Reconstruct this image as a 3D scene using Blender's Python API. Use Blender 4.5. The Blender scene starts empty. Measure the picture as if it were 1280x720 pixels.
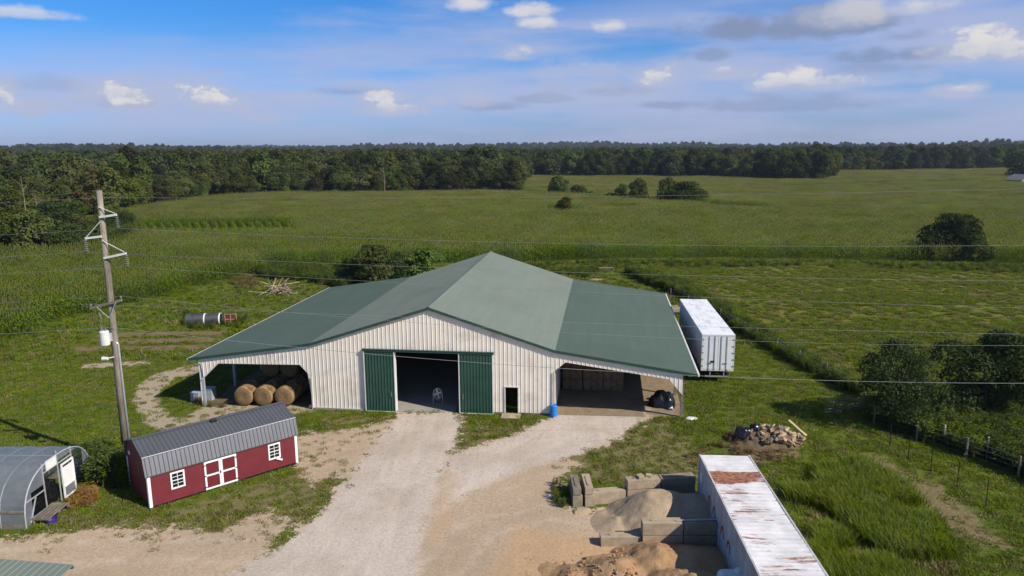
import bpy, bmesh, math, random
import numpy as np
from mathutils import Vector, Matrix
random.seed(7)
rng = np.random.default_rng(7)
scene = bpy.context.scene
C = scene.collection

# ------------------------------------------------------------------ camera
CAM_H, FPX, PITCH, ROLL = 18.98, 905.0, 0.1892, -0.0066
cam_d = bpy.data.cameras.new('camera')
cam = bpy.data.objects.new('camera', cam_d)
C.objects.link(cam)
cam_d.sensor_width = 36.0
cam_d.lens = 36.0 * FPX / 1280.0
cam_d.clip_start = 0.5
cam_d.clip_end = 30000
cam.matrix_world = (Matrix.Translation((0, 0, CAM_H)) @ Matrix.Rotation(math.pi / 2 - PITCH, 4, 'X')
                    @ Matrix.Rotation(ROLL, 4, 'Z'))
scene.camera = cam
scene.view_settings.view_transform = 'Standard'
scene.view_settings.look = 'None'
scene.view_settings.exposure = 0.12
scene.view_settings.gamma = 1.0

# ------------------------------------------------------------------ pixel helpers (photo 1280x720)
def ray(u, v):
    X, Y = u - 640.0, v - 360.0
    a = X * math.cos(ROLL) + Y * math.sin(ROLL)
    b = -X * math.sin(ROLL) + Y * math.cos(ROLL)
    r, up = a / FPX, -b / FPX
    return (r, math.cos(PITCH) + up * math.sin(PITCH), -math.sin(PITCH) + up * math.cos(PITCH))

def sstep(a, b, x):
    t = np.clip((x - a) / (b - a), 0, 1)
    return t * t * (3 - 2 * t)

def hnoise(x, y):
    return (np.sin(x * .0031 + 1.3) * np.cos(y * .0023 + .4) + .6 * np.sin(x * .0071 + y * .0047) + .4 * np.sin(x * .013 - y * .009 + 2))

def zt(x, y):
    """height of the ground"""
    x = np.asarray(x, float); y = np.asarray(y, float)
    tilt = np.clip(0.0167 * (x + 6) - .08, -.4, .32)
    z = tilt * sstep(40, 48, y) * (1 - sstep(95, 150, y))
    z = z + .035 * np.sin(x * .45 + 1) * np.cos(y * .38) * sstep(20, 30, y) * (1 - sstep(44, 48, y) * (1 - sstep(84, 90, y)) * (1 - sstep(22, 30, abs(x + 4))))
    r = np.hypot(x, y)
    far = sstep(650, 2600, r)
    z = z + far * (11 + 8 * hnoise(x, y) - 6.5 * np.clip(x / 1500, -1.2, 1.4))
    return z

def G(u, v, dz=0.0):
    """ground point under a pixel"""
    d = ray(u, v)
    z = 0.0
    for _ in range(6):
        t = (z + dz - CAM_H) / d[2]
        x, y = d[0] * t, d[1] * t
        z = float(zt(x, y))
    return Vector((x, y, z + dz))

def atY(u, v, Y):
    d = ray(u, v); t = Y / d[1]
    return Vector((d[0] * t, Y, CAM_H + d[2] * t))

# ------------------------------------------------------------------ sun
SUN_EL = math.radians(39)
sx, sy = 0.86, -0.51                       # horizontal direction towards the sun
sun_dir = Vector((sx * math.cos(SUN_EL), sy * math.cos(SUN_EL), math.sin(SUN_EL)))
sd = bpy.data.lights.new('sun', 'SUN')
sd.energy = 4.9
sd.angle = math.radians(0.5)
sd.color = (1.0, 0.93, 0.82)
so = bpy.data.objects.new('sun', sd)
C.objects.link(so)
so.rotation_euler = sun_dir.to_track_quat('Z', 'Y').to_euler()
so.location = (60, -30, 60)

# ------------------------------------------------------------------ world: sky with clouds
world = bpy.data.worlds.new('World')
scene.world = world
world.use_nodes = True
wt = world.node_tree
wt.nodes.clear()
def wn(t, **k):
    n = wt.nodes.new(t)
    for a, b in k.items():
        setattr(n, a, b)
    return n
def wl(a, b): wt.links.new(a, b)
def wmath(op, a, b=None, c=None, clamp=False):
    n = wn('ShaderNodeMath', operation=op, use_clamp=clamp)
    for i, q in enumerate((a, b, c)):
        if q is None: continue
        if isinstance(q, (int, float)): n.inputs[i].default_value = q
        else: wl(q, n.inputs[i])
    return n.outputs[0]
def wrange(x, a, b, c=0., d=1., smooth=True):
    n = wn('ShaderNodeMapRange', interpolation_type='SMOOTHSTEP' if smooth else 'LINEAR')
    wl(x, n.inputs[0])
    for i, q in enumerate((a, b, c, d)): n.inputs[i + 1].default_value = q
    return n.outputs[0]
def wmix(f, a, b, mode='MIX'):
    n = wn('ShaderNodeMix', data_type='RGBA', blend_type=mode)
    for s, q in ((n.inputs[0], f), (n.inputs[6], a), (n.inputs[7], b)):
        if isinstance(q, (int, float)): s.default_value = q
        elif isinstance(q, tuple): s.default_value = (*q, 1)
        else: wl(q, s)
    return n.outputs[2]
sky = wn('ShaderNodeTexSky', sky_type='NISHITA')
sky.sun_disc = False
sky.sun_elevation = SUN_EL
sky.sun_rotation = math.atan2(sx, sy)
sky.altitude = 200
sky.air_density = 1.0
sky.dust_density = 0.6
sky.ozone_density = 2.0
tc = wn('ShaderNodeTexCoord')
sep = wn('ShaderNodeSeparateXYZ'); wl(tc.outputs['Generated'], sep.inputs[0])
az = wmath('ARCTAN2', sep.outputs[0], sep.outputs[1])
el = wmath('ARCSINE', sep.outputs[2])
ae = wn('ShaderNodeCombineXYZ'); wl(az, ae.inputs[0]); wl(el, ae.inputs[1])
def wnoise(scale, sxy, detail=6, rough=.6, off=0.):
    m = wn('ShaderNodeMapping'); wl(ae.outputs[0], m.inputs[0])
    m.inputs['Scale'].default_value = (sxy[0], sxy[1], 1)
    m.inputs['Location'].default_value = (off, off * .7, off)
    n = wn('ShaderNodeTexNoise'); wl(m.outputs[0], n.inputs['Vector'])
    n.inputs['Scale'].default_value = scale; n.inputs['Detail'].default_value = detail; n.inputs['Roughness'].default_value = rough
    return n.outputs[0]
# clear sky, bluer upwards
tint = wn('ShaderNodeValToRGB')
wl(wrange(el, 0.0, 0.5, 0, 1, False), tint.inputs[0])
cr = tint.color_ramp
cr.elements[0].position = 0.0; cr.elements[0].color = (.64, .83, 1.62, 1)
cr.elements[1].position = 1.0; cr.elements[1].color = (.62, .90, 1.25, 1)
for p, c in ((.16, (.54, .92, 1.66, 1)), (.28, (.33, .86, 1.56, 1)), (.40, (.27, .86, 1.60, 1)), (.62, (.45, .88, 1.4, 1))):
    e = cr.elements.new(p); e.color = c
clear = wmix(1.0, sky.outputs[0], tint.outputs[0], 'MULTIPLY')
# thin veil in the lower sky
veil_n = wnoise(3.2, (1.0, 7.0), 5, .55, 3.1)
veil_lo = wmath('MULTIPLY', wrange(veil_n, .22, .62), wrange(wmath('MULTIPLY_ADD', wmath('SINE', az), -.10, el), .205, .115))
veil_hi = wmath('MULTIPLY', wrange(wnoise(2.4, (1.4, 9.0), 6, .6, 8.2), .52, .78), wrange(el, .05, .16))
veil = wmath('ADD', wmath('MULTIPLY', veil_lo, .80), wmath('MULTIPLY', veil_hi, .45), clamp=True)
col = wmix(veil, clear, (5.3, 5.9, 8.5))
# cumulus: u, v, half width, half height, brightness
CL = [(1068, 17, 22, 10, .6), (1050, 24, 30, 9, .3), (155, 121, 34, 13, 1), (165, 133, 22, 7, .8), (5, 123, 12, 14, 1), (32, 134, 26, 9, .95), (262, 126, 20, 9, .95), (285, 131, 22, 8, .85),
      (325, 149, 26, 4, .6), (478, 122, 24, 5, .9), (490, 138, 32, 7, .95), (546, 127, 14, 5, .7), (594, 127, 20, 8, .8),
      (585, 5, 20, 7, .9), (640, 70, 14, 6, .8), (670, 14, 22, 6, .85), (678, 29, 18, 5, .85), (762, 36, 12, 5, .8), (745, 91, 52, 8, .6),
      (815, 100, 24, 11, 1), (760, 122, 66, 8, .45), (740, 108, 40, 8, .6), (912, 93, 24, 6, .75), (1000, 92, 24, 6, .95), (1020, 104, 50, 7, .8), (985, 103, 20, 5, .8),
      (1160, 10, 26, 6, .6), (1222, 60, 42, 14, 1), (1188, 116, 18, 7, .85), (1210, 110, 12, 5, .8), (1110, 100, 46, 6, .55), (450, 108, 26, 5, .5), (20, 17, 30, 4, .7), (375, 121, 26, 5, .45)]
GR = [(990, 36, 105, 17, .95), (1040, 26, 50, 18, .8), (1160, 68, 78, 11, .85), (890, 70, 26, 9, .6), (1100, 86, 55, 9, .45), (690, 124, 46, 7, .55), (610, 134, 40, 8, .5), (760, 114, 60, 14, .45),
      (990, 132, 110, 10, .45), (830, 132, 46, 6, .5), (155, 130, 32, 8, .5), (435, 115, 40, 6, .4), (1135, 46, 24, 8, .5), (60, 108, 40, 10, .25)]
nz = wmath('SUBTRACT', wmath('ADD', wmath('MULTIPLY', wnoise(26, (1, 1.7), 8, .62), .75), wmath('MULTIPLY', wnoise(9, (1, 1.5), 3, .5, 5.), .55)), .62)
def blob(u, v, a, b, k, base, soft):
    """mask and height within one cloud: ragged above, flatter below"""
    d = ray(u, v); L = math.sqrt(sum(q * q for q in d))
    A0, E0 = math.atan2(d[0], d[1]), math.asin(d[2] / L)
    s = wn('ShaderNodeVectorMath', operation='MULTIPLY_ADD'); wl(ae.outputs[0], s.inputs[0])
    fa, fb = FPX / a, FPX / b
    s.inputs[1].default_value = (fa, fb, 0); s.inputs[2].default_value = (-A0 * fa, -E0 * fb, 0)
    sp = wn('ShaderNodeSeparateXYZ'); wl(s.outputs[0], sp.inputs[0])
    y2 = wmath('MAXIMUM', sp.outputs[1], wmath('MULTIPLY', sp.outputs[1], -1.7))
    ln = wmath('SQRT', wmath('ADD', wmath('MULTIPLY', sp.outputs[0], sp.outputs[0]), wmath('MULTIPLY', y2, y2)))
    q = wmath('MULTIPLY_ADD', nz, 3.2, wmath('SUBTRACT', 1.0, ln))
    return wmath('MULTIPLY', wrange(q, base, base + soft), k), sp.outputs[1]
gray = None
for c in GR:
    m, _ = blob(*c, -.30, 1.0); gray = m if gray is None else wmath('MAXIMUM', gray, m)
white = None; lit = None
for c in CL:
    m, yy = blob(c[0], c[1], c[2] * 1.32, c[3] * 1.55, c[4] * .92, -.45, 1.15)
    if white is None: white, lit = m, yy
    else:
        white = wmath('MAXIMUM', white, m)
        lit = wmath('ADD', wmath('MULTIPLY', lit, wmath('SUBTRACT', 1.0, m)), wmath('MULTIPLY', yy, m))
gen = wmath('MULTIPLY', wrange(wnoise(4.0, (1, 2.6), 4, .6, 12.3), .60, .74), wrange(el, .24, .34))
open_col = wmix(wmath('MULTIPLY', gen, .8), col, (8.2, 8.0, 8.0))
col = wmix(gray, col, (2.7, 3.5, 5.6))
shade = wmix(wrange(wmath('MULTIPLY_ADD', nz, 1.6, wmath('MULTIPLY', lit, .55)), -.45, .35), (5.6, 6.1, 8.0), (9.3, 8.9, 8.6))
col = wmix(white, col, shade)
# cumulus stand low in the northern sky; elsewhere only the loose high cloud has to be worked out
band = wmath('MULTIPLY', wmath('LESS_THAN', el, .24), wmath('LESS_THAN', wmath('ABSOLUTE', az), .9))
bg0 = wn('ShaderNodeBackground'); wl(open_col, bg0.inputs[0]); bg0.inputs[1].default_value = 0.078
bg1 = wn('ShaderNodeBackground'); wl(col, bg1.inputs[0]); bg1.inputs[1].default_value = 0.078
wm = wn('ShaderNodeMixShader'); wl(band, wm.inputs[0]); wl(bg0.outputs[0], wm.inputs[1]); wl(bg1.outputs[0], wm.inputs[2])
wo = wn('ShaderNodeOutputWorld'); wl(wm.outputs[0], wo.inputs[0])
world.cycles.sampling_method = 'MANUAL'
world.cycles.sample_map_resolution = 512

# ------------------------------------------------------------------ materials
class NT:
    def __init__(s, name):
        s.m = bpy.data.materials.new(name); s.m.use_nodes = True
        s.t = s.m.node_tree; s.t.nodes.clear()
        s.out = s.n('ShaderNodeOutputMaterial')
    def n(s, t, **k):
        x = s.t.nodes.new(t)
        for a, b in k.items(): setattr(x, a, b)
        return x
    def l(s, a, b): s.t.links.new(a, b)
    def put(s, sock, q):
        if isinstance(q, (int, float)): sock.default_value = q
        elif isinstance(q, tuple): sock.default_value = (*q, 1) if len(q) == 3 and sock.type == 'RGBA' else q
        else: s.l(q, sock)
    def math(s, op, a, b=None, c=None, clamp=False):
        x = s.n('ShaderNodeMath', operation=op, use_clamp=clamp)
        for i, q in enumerate((a, b, c)):
            if q is not None: s.put(x.inputs[i], q)
        return x.outputs[0]
    def rng(s, x, a, b, c=0., d=1.):
        n = s.n('ShaderNodeMapRange', interpolation_type='SMOOTHSTEP'); s.put(n.inputs[0], x)
        for i, q in enumerate((a, b, c, d)): n.inputs[i + 1].default_value = q
        return n.outputs[0]
    def mix(s, f, a, b, mode='MIX'):
        n = s.n('ShaderNodeMix', data_type='RGBA', blend_type=mode)
        s.put(n.inputs[0], f); s.put(n.inputs[6], a); s.put(n.inputs[7], b)
        return n.outputs[2]
    def coord(s, kind='Object', scale=(1, 1, 1), rot=(0, 0, 0)):
        if kind == 'World':
            g = s.n('ShaderNodeNewGeometry').outputs['Position']
        else:
            g = s.n('ShaderNodeTexCoord').outputs[kind]
        m = s.n('ShaderNodeMapping'); s.l(g, m.inputs[0])
        m.inputs['Scale'].default_value = scale; m.inputs['Rotation'].default_value = rot
        return m.outputs[0]
    def noise(s, scale, detail=5, rough=.55, kind='World', sc=(1, 1, 1), rot=(0, 0, 0)):
        x = s.n('ShaderNodeTexNoise'); s.l(s.coord(kind, sc, rot), x.inputs['Vector'])
        x.inputs['Scale'].default_value = scale; x.inputs['Detail'].default_value = detail; x.inputs['Roughness'].default_value = rough
        return x.outputs[0]
    def bump(s, h, strength=.4, dist=.03):
        b = s.n('ShaderNodeBump'); s.put(b.inputs['Height'], h)
        b.inputs['Strength'].default_value = strength; b.inputs['Distance'].default_value = dist
        return b.outputs[0]
    def attr(s, name):
        return s.n('ShaderNodeAttribute', attribute_name=name).outputs['Fac']
    def pbr(s, color, rough=.7, metal=0., bump=None, spec=.4, alpha=None):
        p = s.n('ShaderNodeBsdfPrincipled')
        s.put(p.inputs['Base Color'], color); s.put(p.inputs['Roughness'], rough); s.put(p.inputs['Metallic'], metal)
        s.put(p.inputs['Specular IOR Level'], spec)
        if bump is not None: s.l(bump, p.inputs['Normal'])
        if alpha is not None: s.put(p.inputs['Alpha'], alpha)
        s.l(p.outputs[0], s.out.inputs[0])
        return s.m

M = {}
def simple(name, c, rough=.6, metal=0., var=.12, scale=2.5, bs=0., spec=.4, dirt=None, dirt_amt=.5, dscale=.6):
    """painted or plain surface with slight tone variation and wear"""
    t = NT(name)
    n = t.noise(scale, 6, .6, 'Object')
    lo = tuple(q * (1 - var) for q in c); hi = tuple(min(1, q * (1 + var)) for q in c)
    col = t.mix(t.rng(n, .3, .7), lo, hi)
    if dirt:
        d = t.noise(dscale, 8, .65, 'Object')
        col = t.mix(t.math('MULTIPLY', t.rng(d, .5, .72), dirt_amt), col, dirt)
    b = t.bump(t.noise(scale * 12, 4, .6, 'Object'), bs, .02) if bs else None
    M[name] = t.pbr(col, rough, metal, b, spec)
    return M[name]

simple('siding', (.87, .785, .665), .5, 0, .05, .5, 0, .35, (.50, .39, .31), .45, .45)
simple('siding_trim', (.60, .55, .48), .5)
simple('door_green', (.030, .085, .058), .5, 0, .12, .8, 0, .3, (.08, .11, .09), .3)
simple('trim_green', (.035, .075, .055), .5)
simple('white', (.84, .83, .81), .5, 0, .05, 2)
simple('white_dirty', (.70, .69, .67), .55, 0, .08, 1.5, 0, .3, (.42, .38, .33), .4)
simple('shed_red', (.155, .019, .025), .55, 0, .12, 1.2, .15, .3, (.13, .024, .028), .4)
simple('black', (.012, .012, .013), .45)
simple('black_plastic', (.010, .010, .012), .22, 0, .2, 3, .3, .5)
simple('rubber', (.02, .02, .02), .8)
simple('steel', (.42, .42, .43), .42, .6, .15, 3)
simple('galv', (.55, .56, .58), .45, .4, .1, 4)
simple('aluminium', (.72, .72, .73), .4, .3, .08, 2)
simple('concrete', (.41, .325, .225), .9, 0, .22, 1.4, .5, .2, (.16, .13, .095), .7, 1.3)
simple('concrete_dark', (.29, .235, .165), .9, 0, .22, 1.8, .5, .2, (.11, .09, .07), .7, 1.4)
simple('slab', (.34, .31, .275), .85, 0, .1, .7, .2, .2)
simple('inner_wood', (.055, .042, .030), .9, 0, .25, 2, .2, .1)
simple('wood_grey', (.21, .18, .14), .9, 0, .25, 3, .4, .2)
simple('wood_pale', (.50, .37, .22), .85, 0, .28, 2.2, .3, .2, (.30, .22, .14), .55, 2)
simple('wood_brown', (.22, .145, .085), .9, 0, .3, 3, .4, .2)
simple('branch', (.34, .26, .19), .9, 0, .3, 3, .4, .2)
simple('bark', (.10, .075, .05), .95, 0, .3, 3, .5, .1)
simple('pale_bark', (.36, .32, .27), .95, 0, .2, 3, .5, .1)
simple('glass_dark', (.012, .015, .018), .08, 0, .1, 2, 0, .6)
simple('blue_plastic', (.02, .19, .62), .35, 0, .06, 3)
simple('purple_plastic', (.06, .03, .28), .4)
simple('porcelain', (.17, .165, .16), .3)
simple('grey_box', (.34, .37, .40), .55, 0, .12, 3)
simple('red_metal', (.17, .035, .04), .5)
simple('culvert', (.055, .06, .065), .6, 0, .3, 2, .2)
simple('orange_paint', (.42, .05, .025), .6, 0, .2, 4)
simple('house_grey', (.30, .30, .31), .8)
simple('roof_grey', (.16, .16, .17), .8)
simple('wire', (.24, .24, .24), .6, .1)

def m_wood_pole():
    t = NT('pole_wood')
    n = t.noise(3, 8, .7, 'Object', (1, 1, .12))
    c = t.mix(t.rng(n, .3, .72), (.13, .105, .080), (.36, .31, .245))
    M['pole_wood'] = t.pbr(c, .9, 0, t.bump(n, .5, .02), .15)
m_wood_pole()

def m_roof(name, c, dusty, amt, rough=.62, metal=0.):
    t = NT(name)
    st = t.noise(1.0, 7, .65, 'Object', (1.6, .12, 1))
    bl = t.noise(.16, 5, .6, 'Object')
    seam = t.noise(40, 2, .5, 'Object', (.02, .02, 1))
    col = t.mix(t.math('MULTIPLY', t.rng(st, .35, .8), amt), c, dusty)
    col = t.mix(t.math('MULTIPLY', t.rng(bl, .45, .7), .28), col, tuple(q * .72 for q in c))
    M[name] = t.pbr(col, rough, metal, t.bump(seam, .05, .01), .3)
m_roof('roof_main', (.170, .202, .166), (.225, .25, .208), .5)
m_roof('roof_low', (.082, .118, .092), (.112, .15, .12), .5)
m_roof('roof_charcoal', (.17, .17, .178), (.22, .22, .225), .5, .42, .5)

def m_rust_roof():
    t = NT('rusty_white')
    a = t.noise(.55, 8, .68, 'Object', (.7, 1.0, 1))
    s = t.noise(2.6, 7, .7, 'Object', (.28, 2.4, 1))
    big = t.attr('rust')
    k = t.math('ADD', t.math('MULTIPLY', big, .21), t.math('ADD', t.math('MULTIPLY', a, .75), t.math('MULTIPLY', s, .62)))
    rust = t.rng(k, .715, .82)
    c = t.mix(t.rng(t.noise(1.2, 5, .6, 'Object'), .3, .7), (.60, .58, .56), (.80, .77, .74))
    rc = t.mix(t.rng(t.noise(5, 5, .6, 'Object'), .3, .7), (.17, .052, .030), (.42, .20, .11))
    M['rusty_white'] = t.pbr(t.mix(rust, c, rc), .75, 0, t.bump(s, .2, .01), .3)
m_rust_roof()
def m_cont_side():
    t = NT('container_side')
    s = t.noise(2.2, 7, .7, 'Object', (1, .6, .25))
    c = t.mix(t.rng(s, .35, .68), (.54, .54, .54), (.38, .35, .33))
    r = t.rng(t.noise(1.4, 8, .7, 'Object', (1, 1, .5)), .60, .72)
    M['container_side'] = t.pbr(t.mix(t.math('MULTIPLY', r, .7), c, (.22, .08, .045)), .7, 0, None, .3)
m_cont_side()
def m_trailer_roof():
    t = NT('trailer_roof')
    s = t.noise(1.1, 8, .7, 'Object', (1.6, .5, 1))
    c = t.mix(t.rng(s, .46, .68), (.82, .82, .82), (.55, .55, .57))
    M['trailer_roof'] = t.pbr(c, .6, 0, None, .3)
m_trailer_roof()

def leaf_mat(name, c1, c2, tr=.32, rand=.35, cs=.35):
    """leaf colours vary within a crown and from plant to plant"""
    t = NT(name)
    n = t.noise(cs, 3, .6, 'Object')
    col = t.mix(t.rng(n, .3, .7), c1, c2)
    oi = t.n('ShaderNodeObjectInfo').outputs['Random']
    hs = t.n('ShaderNodeHueSaturation')
    t.put(hs.inputs['Hue'], t.math('MULTIPLY_ADD', oi, .05, .475))
    t.put(hs.inputs['Saturation'], t.math('MULTIPLY_ADD', t.math('FRACT', t.math('MULTIPLY', oi, 7.31)), .35, .78))
    t.put(hs.inputs['Value'], t.math('MULTIPLY_ADD', t.math('FRACT', t.math('MULTIPLY', oi, 3.17)), rand * 2, 1 - rand))
    t.put(hs.inputs['Color'], col)
    d = t.n('ShaderNodeBsdfDiffuse'); t.l(hs.outputs[0], d.inputs[0])
    tl = t.n('ShaderNodeBsdfTranslucent'); t.l(t.mix(1.0, hs.outputs[0], (1.25, 1.2, .5), 'MULTIPLY'), tl.inputs[0])
    g = t.n('ShaderNodeBsdfGlossy'); g.inputs['Roughness'].default_value = .45; g.inputs[0].default_value = (.6, .62, .6, 1)
    mx = t.n('ShaderNodeMixShader'); mx.inputs[0].default_value = tr
    t.l(d.outputs[0], mx.inputs[1]); t.l(tl.outputs[0], mx.inputs[2])
    m2 = t.n('ShaderNodeMixShader'); m2.inputs[0].default_value = .006
    t.l(mx.outputs[0], m2.inputs[1]); t.l(g.outputs[0], m2.inputs[2])
    t.l(m2.outputs[0], t.out.inputs[0])
    M[name] = t.m
leaf_mat('leaf_wood', (.056, .072, .018), (.125, .138, .032), .25, .5, .10)
leaf_mat('leaf_dark', (.040, .062, .016), (.070, .098, .026), .25, .2, .5)
leaf_mat('leaf_shrub', (.050, .072, .018), (.10, .13, .034), .3, .2, .6)
leaf_mat('leaf_mid', (.070, .100, .018), (.110, .145, .028), .3, .25, .4)
leaf_mat('leaf_lime', (.10, .15, .025), (.17, .20, .035), .3, .2, .4)
leaf_mat('leaf_rust', (.12, .075, .025), (.10, .11, .03), .3, .2, .3)
leaf_mat('corn_leaf', (.112, .168, .015), (.166, .220, .022), .3, .28, .08)
leaf_mat('corn_tassel', (.24, .225, .062), (.31, .26, .078), .2, .25, .2)
leaf_mat('grass_green', (.118, .162, .009), (.176, .212, .014), .3, .25, .5)
leaf_mat('grass_tall', (.146, .200, .013), (.215, .258, .022), .35, .2, .5)
leaf_mat('grass_dry', (.21, .18, .065), (.29, .235, .10), .3, .25, .5)
leaf_mat('weed_brown', (.15, .095, .055), (.25, .155, .085), .25, .25, .5)
leaf_mat('weed_orange', (.36, .17, .045), (.28, .17, .06), .25, .2, .5)
leaf_mat('weed_green', (.066, .100, .020), (.110, .145, .032), .3, .25, .5)

def m_hay():
    t = NT('hay')
    n = t.noise(9, 6, .7, 'Object')
    w = t.n('ShaderNodeTexWave', wave_type='RINGS', rings_direction='Y')
    t.l(t.coord('Object'), w.inputs[0]); w.inputs['Scale'].default_value = 3.2; w.inputs['Distortion'].default_value = 3.0; w.inputs['Detail'].default_value = 3
    k = t.math('ADD', t.math('MULTIPLY', w.outputs['Fac'], .45), t.math('MULTIPLY', n, .6))
    c = t.mix(t.rng(k, .25, .85), (.14, .085, .04), (.38, .255, .13))
    M['hay'] = t.pbr(c, .95, 0, t.bump(n, .6, .04), .1)
m_hay()
def m_film():
    t = NT('film')
    n = t.noise(1.5, 6, .6, 'Object')
    p = t.n('ShaderNodeBsdfPrincipled'); p.inputs['Base Color'].default_value = (.27, .29, .33, 1); p.inputs['Roughness'].default_value = .3
    p.inputs['Specular IOR Level'].default_value = .7
    tr = t.n('ShaderNodeBsdfTransparent'); tr.inputs[0].default_value = (.86, .88, .90, 1)
    mx = t.n('ShaderNodeMixShader')
    t.l(t.math('MULTIPLY_ADD', n, .30, .36), mx.inputs[0])
    t.l(tr.outputs[0], mx.inputs[1]); t.l(p.outputs[0], mx.inputs[2]); t.l(mx.outputs[0], t.out.inputs[0])
    M['film'] = t.m
m_film()
def m_soil(name, a, b, c, sc=1.6):
    t = NT(name)
    n = t.noise(sc, 9, .68); f = t.noise(sc * 9, 6, .7)
    col = t.mix(t.rng(n, .3, .7), a, b)
    col = t.mix(t.math('MULTIPLY', t.rng(f, .5, .75), .5), col, c)
    M[name] = t.pbr(col, .97, 0, t.bump(t.math('ADD', t.math('MULTIPLY', n, 1.), t.math('MULTIPLY', f, .5)), .9, .09), .1)
m_soil('sand', (.38, .285, .185), (.46, .35, .235), (.30, .22, .14))
m_soil('clay', (.36, .215, .110), (.44, .285, .155), (.25, .14, .07))
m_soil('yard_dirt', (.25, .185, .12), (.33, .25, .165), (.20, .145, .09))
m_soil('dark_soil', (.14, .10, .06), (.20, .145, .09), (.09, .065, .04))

# ------------------------------------------------------------------ mesh helpers
class MB:
    def __init__(s): s.v = []; s.f = []; s.mi = []
    def add(s, vs, fs, mi=0):
        o = len(s.v); s.v += [tuple(q) for q in vs]
        for f in fs: s.f.append(tuple(i + o for i in f)); s.mi.append(mi)
        return s
    def box(s, c, size, rz=0., rx=0., ry=0., mi=0):
        hx, hy, hz = (q / 2 for q in size)
        R = Matrix.Rotation(rz, 3, 'Z') @ Matrix.Rotation(ry, 3, 'Y') @ Matrix.Rotation(rx, 3, 'X')
        vs = [Vector(c) + R @ Vector((a * hx, b * hy, d * hz)) for d in (-1, 1) for a, b in ((-1, -1), (1, -1), (1, 1), (-1, 1))]
        return s.add(vs, [(3, 2, 1, 0), (4, 5, 6, 7), (0, 1, 5, 4), (1, 2, 6, 5), (2, 3, 7, 6), (3, 0, 4, 7)], mi)
    def b2(s, lo, hi, mi=0):
        return s.box([(a + b) / 2 for a, b in zip(lo, hi)], [b - a for a, b in zip(lo, hi)], mi=mi)
    def bar(s, a, b, w, h=None, mi=0):
        """rectangular bar from a to b"""
        a, b = Vector(a), Vector(b); h = h or w
        d = (b - a).normalized(); up = Vector((0, 0, 1)) if abs(d.z) < .95 else Vector((0, 1, 0))
        x = d.cross(up).normalized(); y = x.cross(d).normalized()
        vs = [p + x * (i * w / 2) + y * (j * h / 2) for p in (a, b) for i, j in ((-1, -1), (1, -1), (1, 1), (-1, 1))]
        return s.add(vs, [(3, 2, 1, 0), (4, 5, 6, 7), (0, 1, 5, 4), (1, 2, 6, 5), (2, 3, 7, 6), (3, 0, 4, 7)], mi)
    def tube(s, pts, rad, n=8, cap=True, mi=0):
        pts = [Vector(p) for p in pts]
        rad = rad if isinstance(rad, (list, tuple)) else [rad] * len(pts)
        vs = []; fs = []
        for i, p in enumerate(pts):
            d = (pts[min(i + 1, len(pts) - 1)] - pts[max(i - 1, 0)]).normalized()
            up = Vector((0, 0, 1)) if abs(d.z) < .9 else Vector((0, 1, 0))
            x = d.cross(up).normalized(); y = d.cross(x).normalized()
            for k in range(n):
                a = 2 * math.pi * k / n
                vs.append(p + (x * math.cos(a) + y * math.sin(a)) * rad[i])
        for i in range(len(pts) - 1):
            for k in range(n):
                a, b = i * n + k, i * n + (k + 1) % n
                fs.append((a, b, b + n, a + n))
        if cap:
            fs.append(tuple(range(n - 1, -1, -1))); fs.append(tuple((len(pts) - 1) * n + k for k in range(n)))
        return s.add(vs, fs, mi)
    def prism(s, prof, a, b, axis='y', mi=0):
        """closed profile (list of 2d points) extruded between a and b"""
        n = len(prof)
        def P(p, t):
            return (p[0], t, p[1]) if axis == 'y' else ((t, p[0], p[1]) if axis == 'x' else (p[0], p[1], t))
        vs = [P(p, a) for p in prof] + [P(p, b) for p in prof]
        fs = [(i, (i + 1) % n, n + (i + 1) % n, n + i) for i in range(n)] + [tuple(range(n - 1, -1, -1)), tuple(range(n, 2 * n))]
        return s.add(vs, fs, mi)
    def build(s, name, mats, parent=None, loc=None, smooth=False, bevel=0.):
        me = bpy.data.meshes.new(name)
        me.from_pydata(s.v, [], s.f)
        mats = mats if isinstance(mats, (list, tuple)) else [mats]
        for m in mats: me.materials.append(M[m] if isinstance(m, str) else m)
        if any(s.mi): me.polygons.foreach_set('material_index', s.mi)
        bm = bmesh.new(); bm.from_mesh(me); bmesh.ops.recalc_face_normals(bm, faces=bm.faces); bm.to_mesh(me); bm.free()
        if smooth: me.polygons.foreach_set('use_smooth', [True] * len(me.polygons))
        me.update()
        o = bpy.data.objects.new(name, me); C.objects.link(o)
        if parent: o.parent = parent
        if loc is not None: o.location = loc
        if bevel:
            md = o.modifiers.new('bevel', 'BEVEL'); md.width = bevel; md.segments = 2; md.limit_method = 'ANGLE'
        return o

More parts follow.
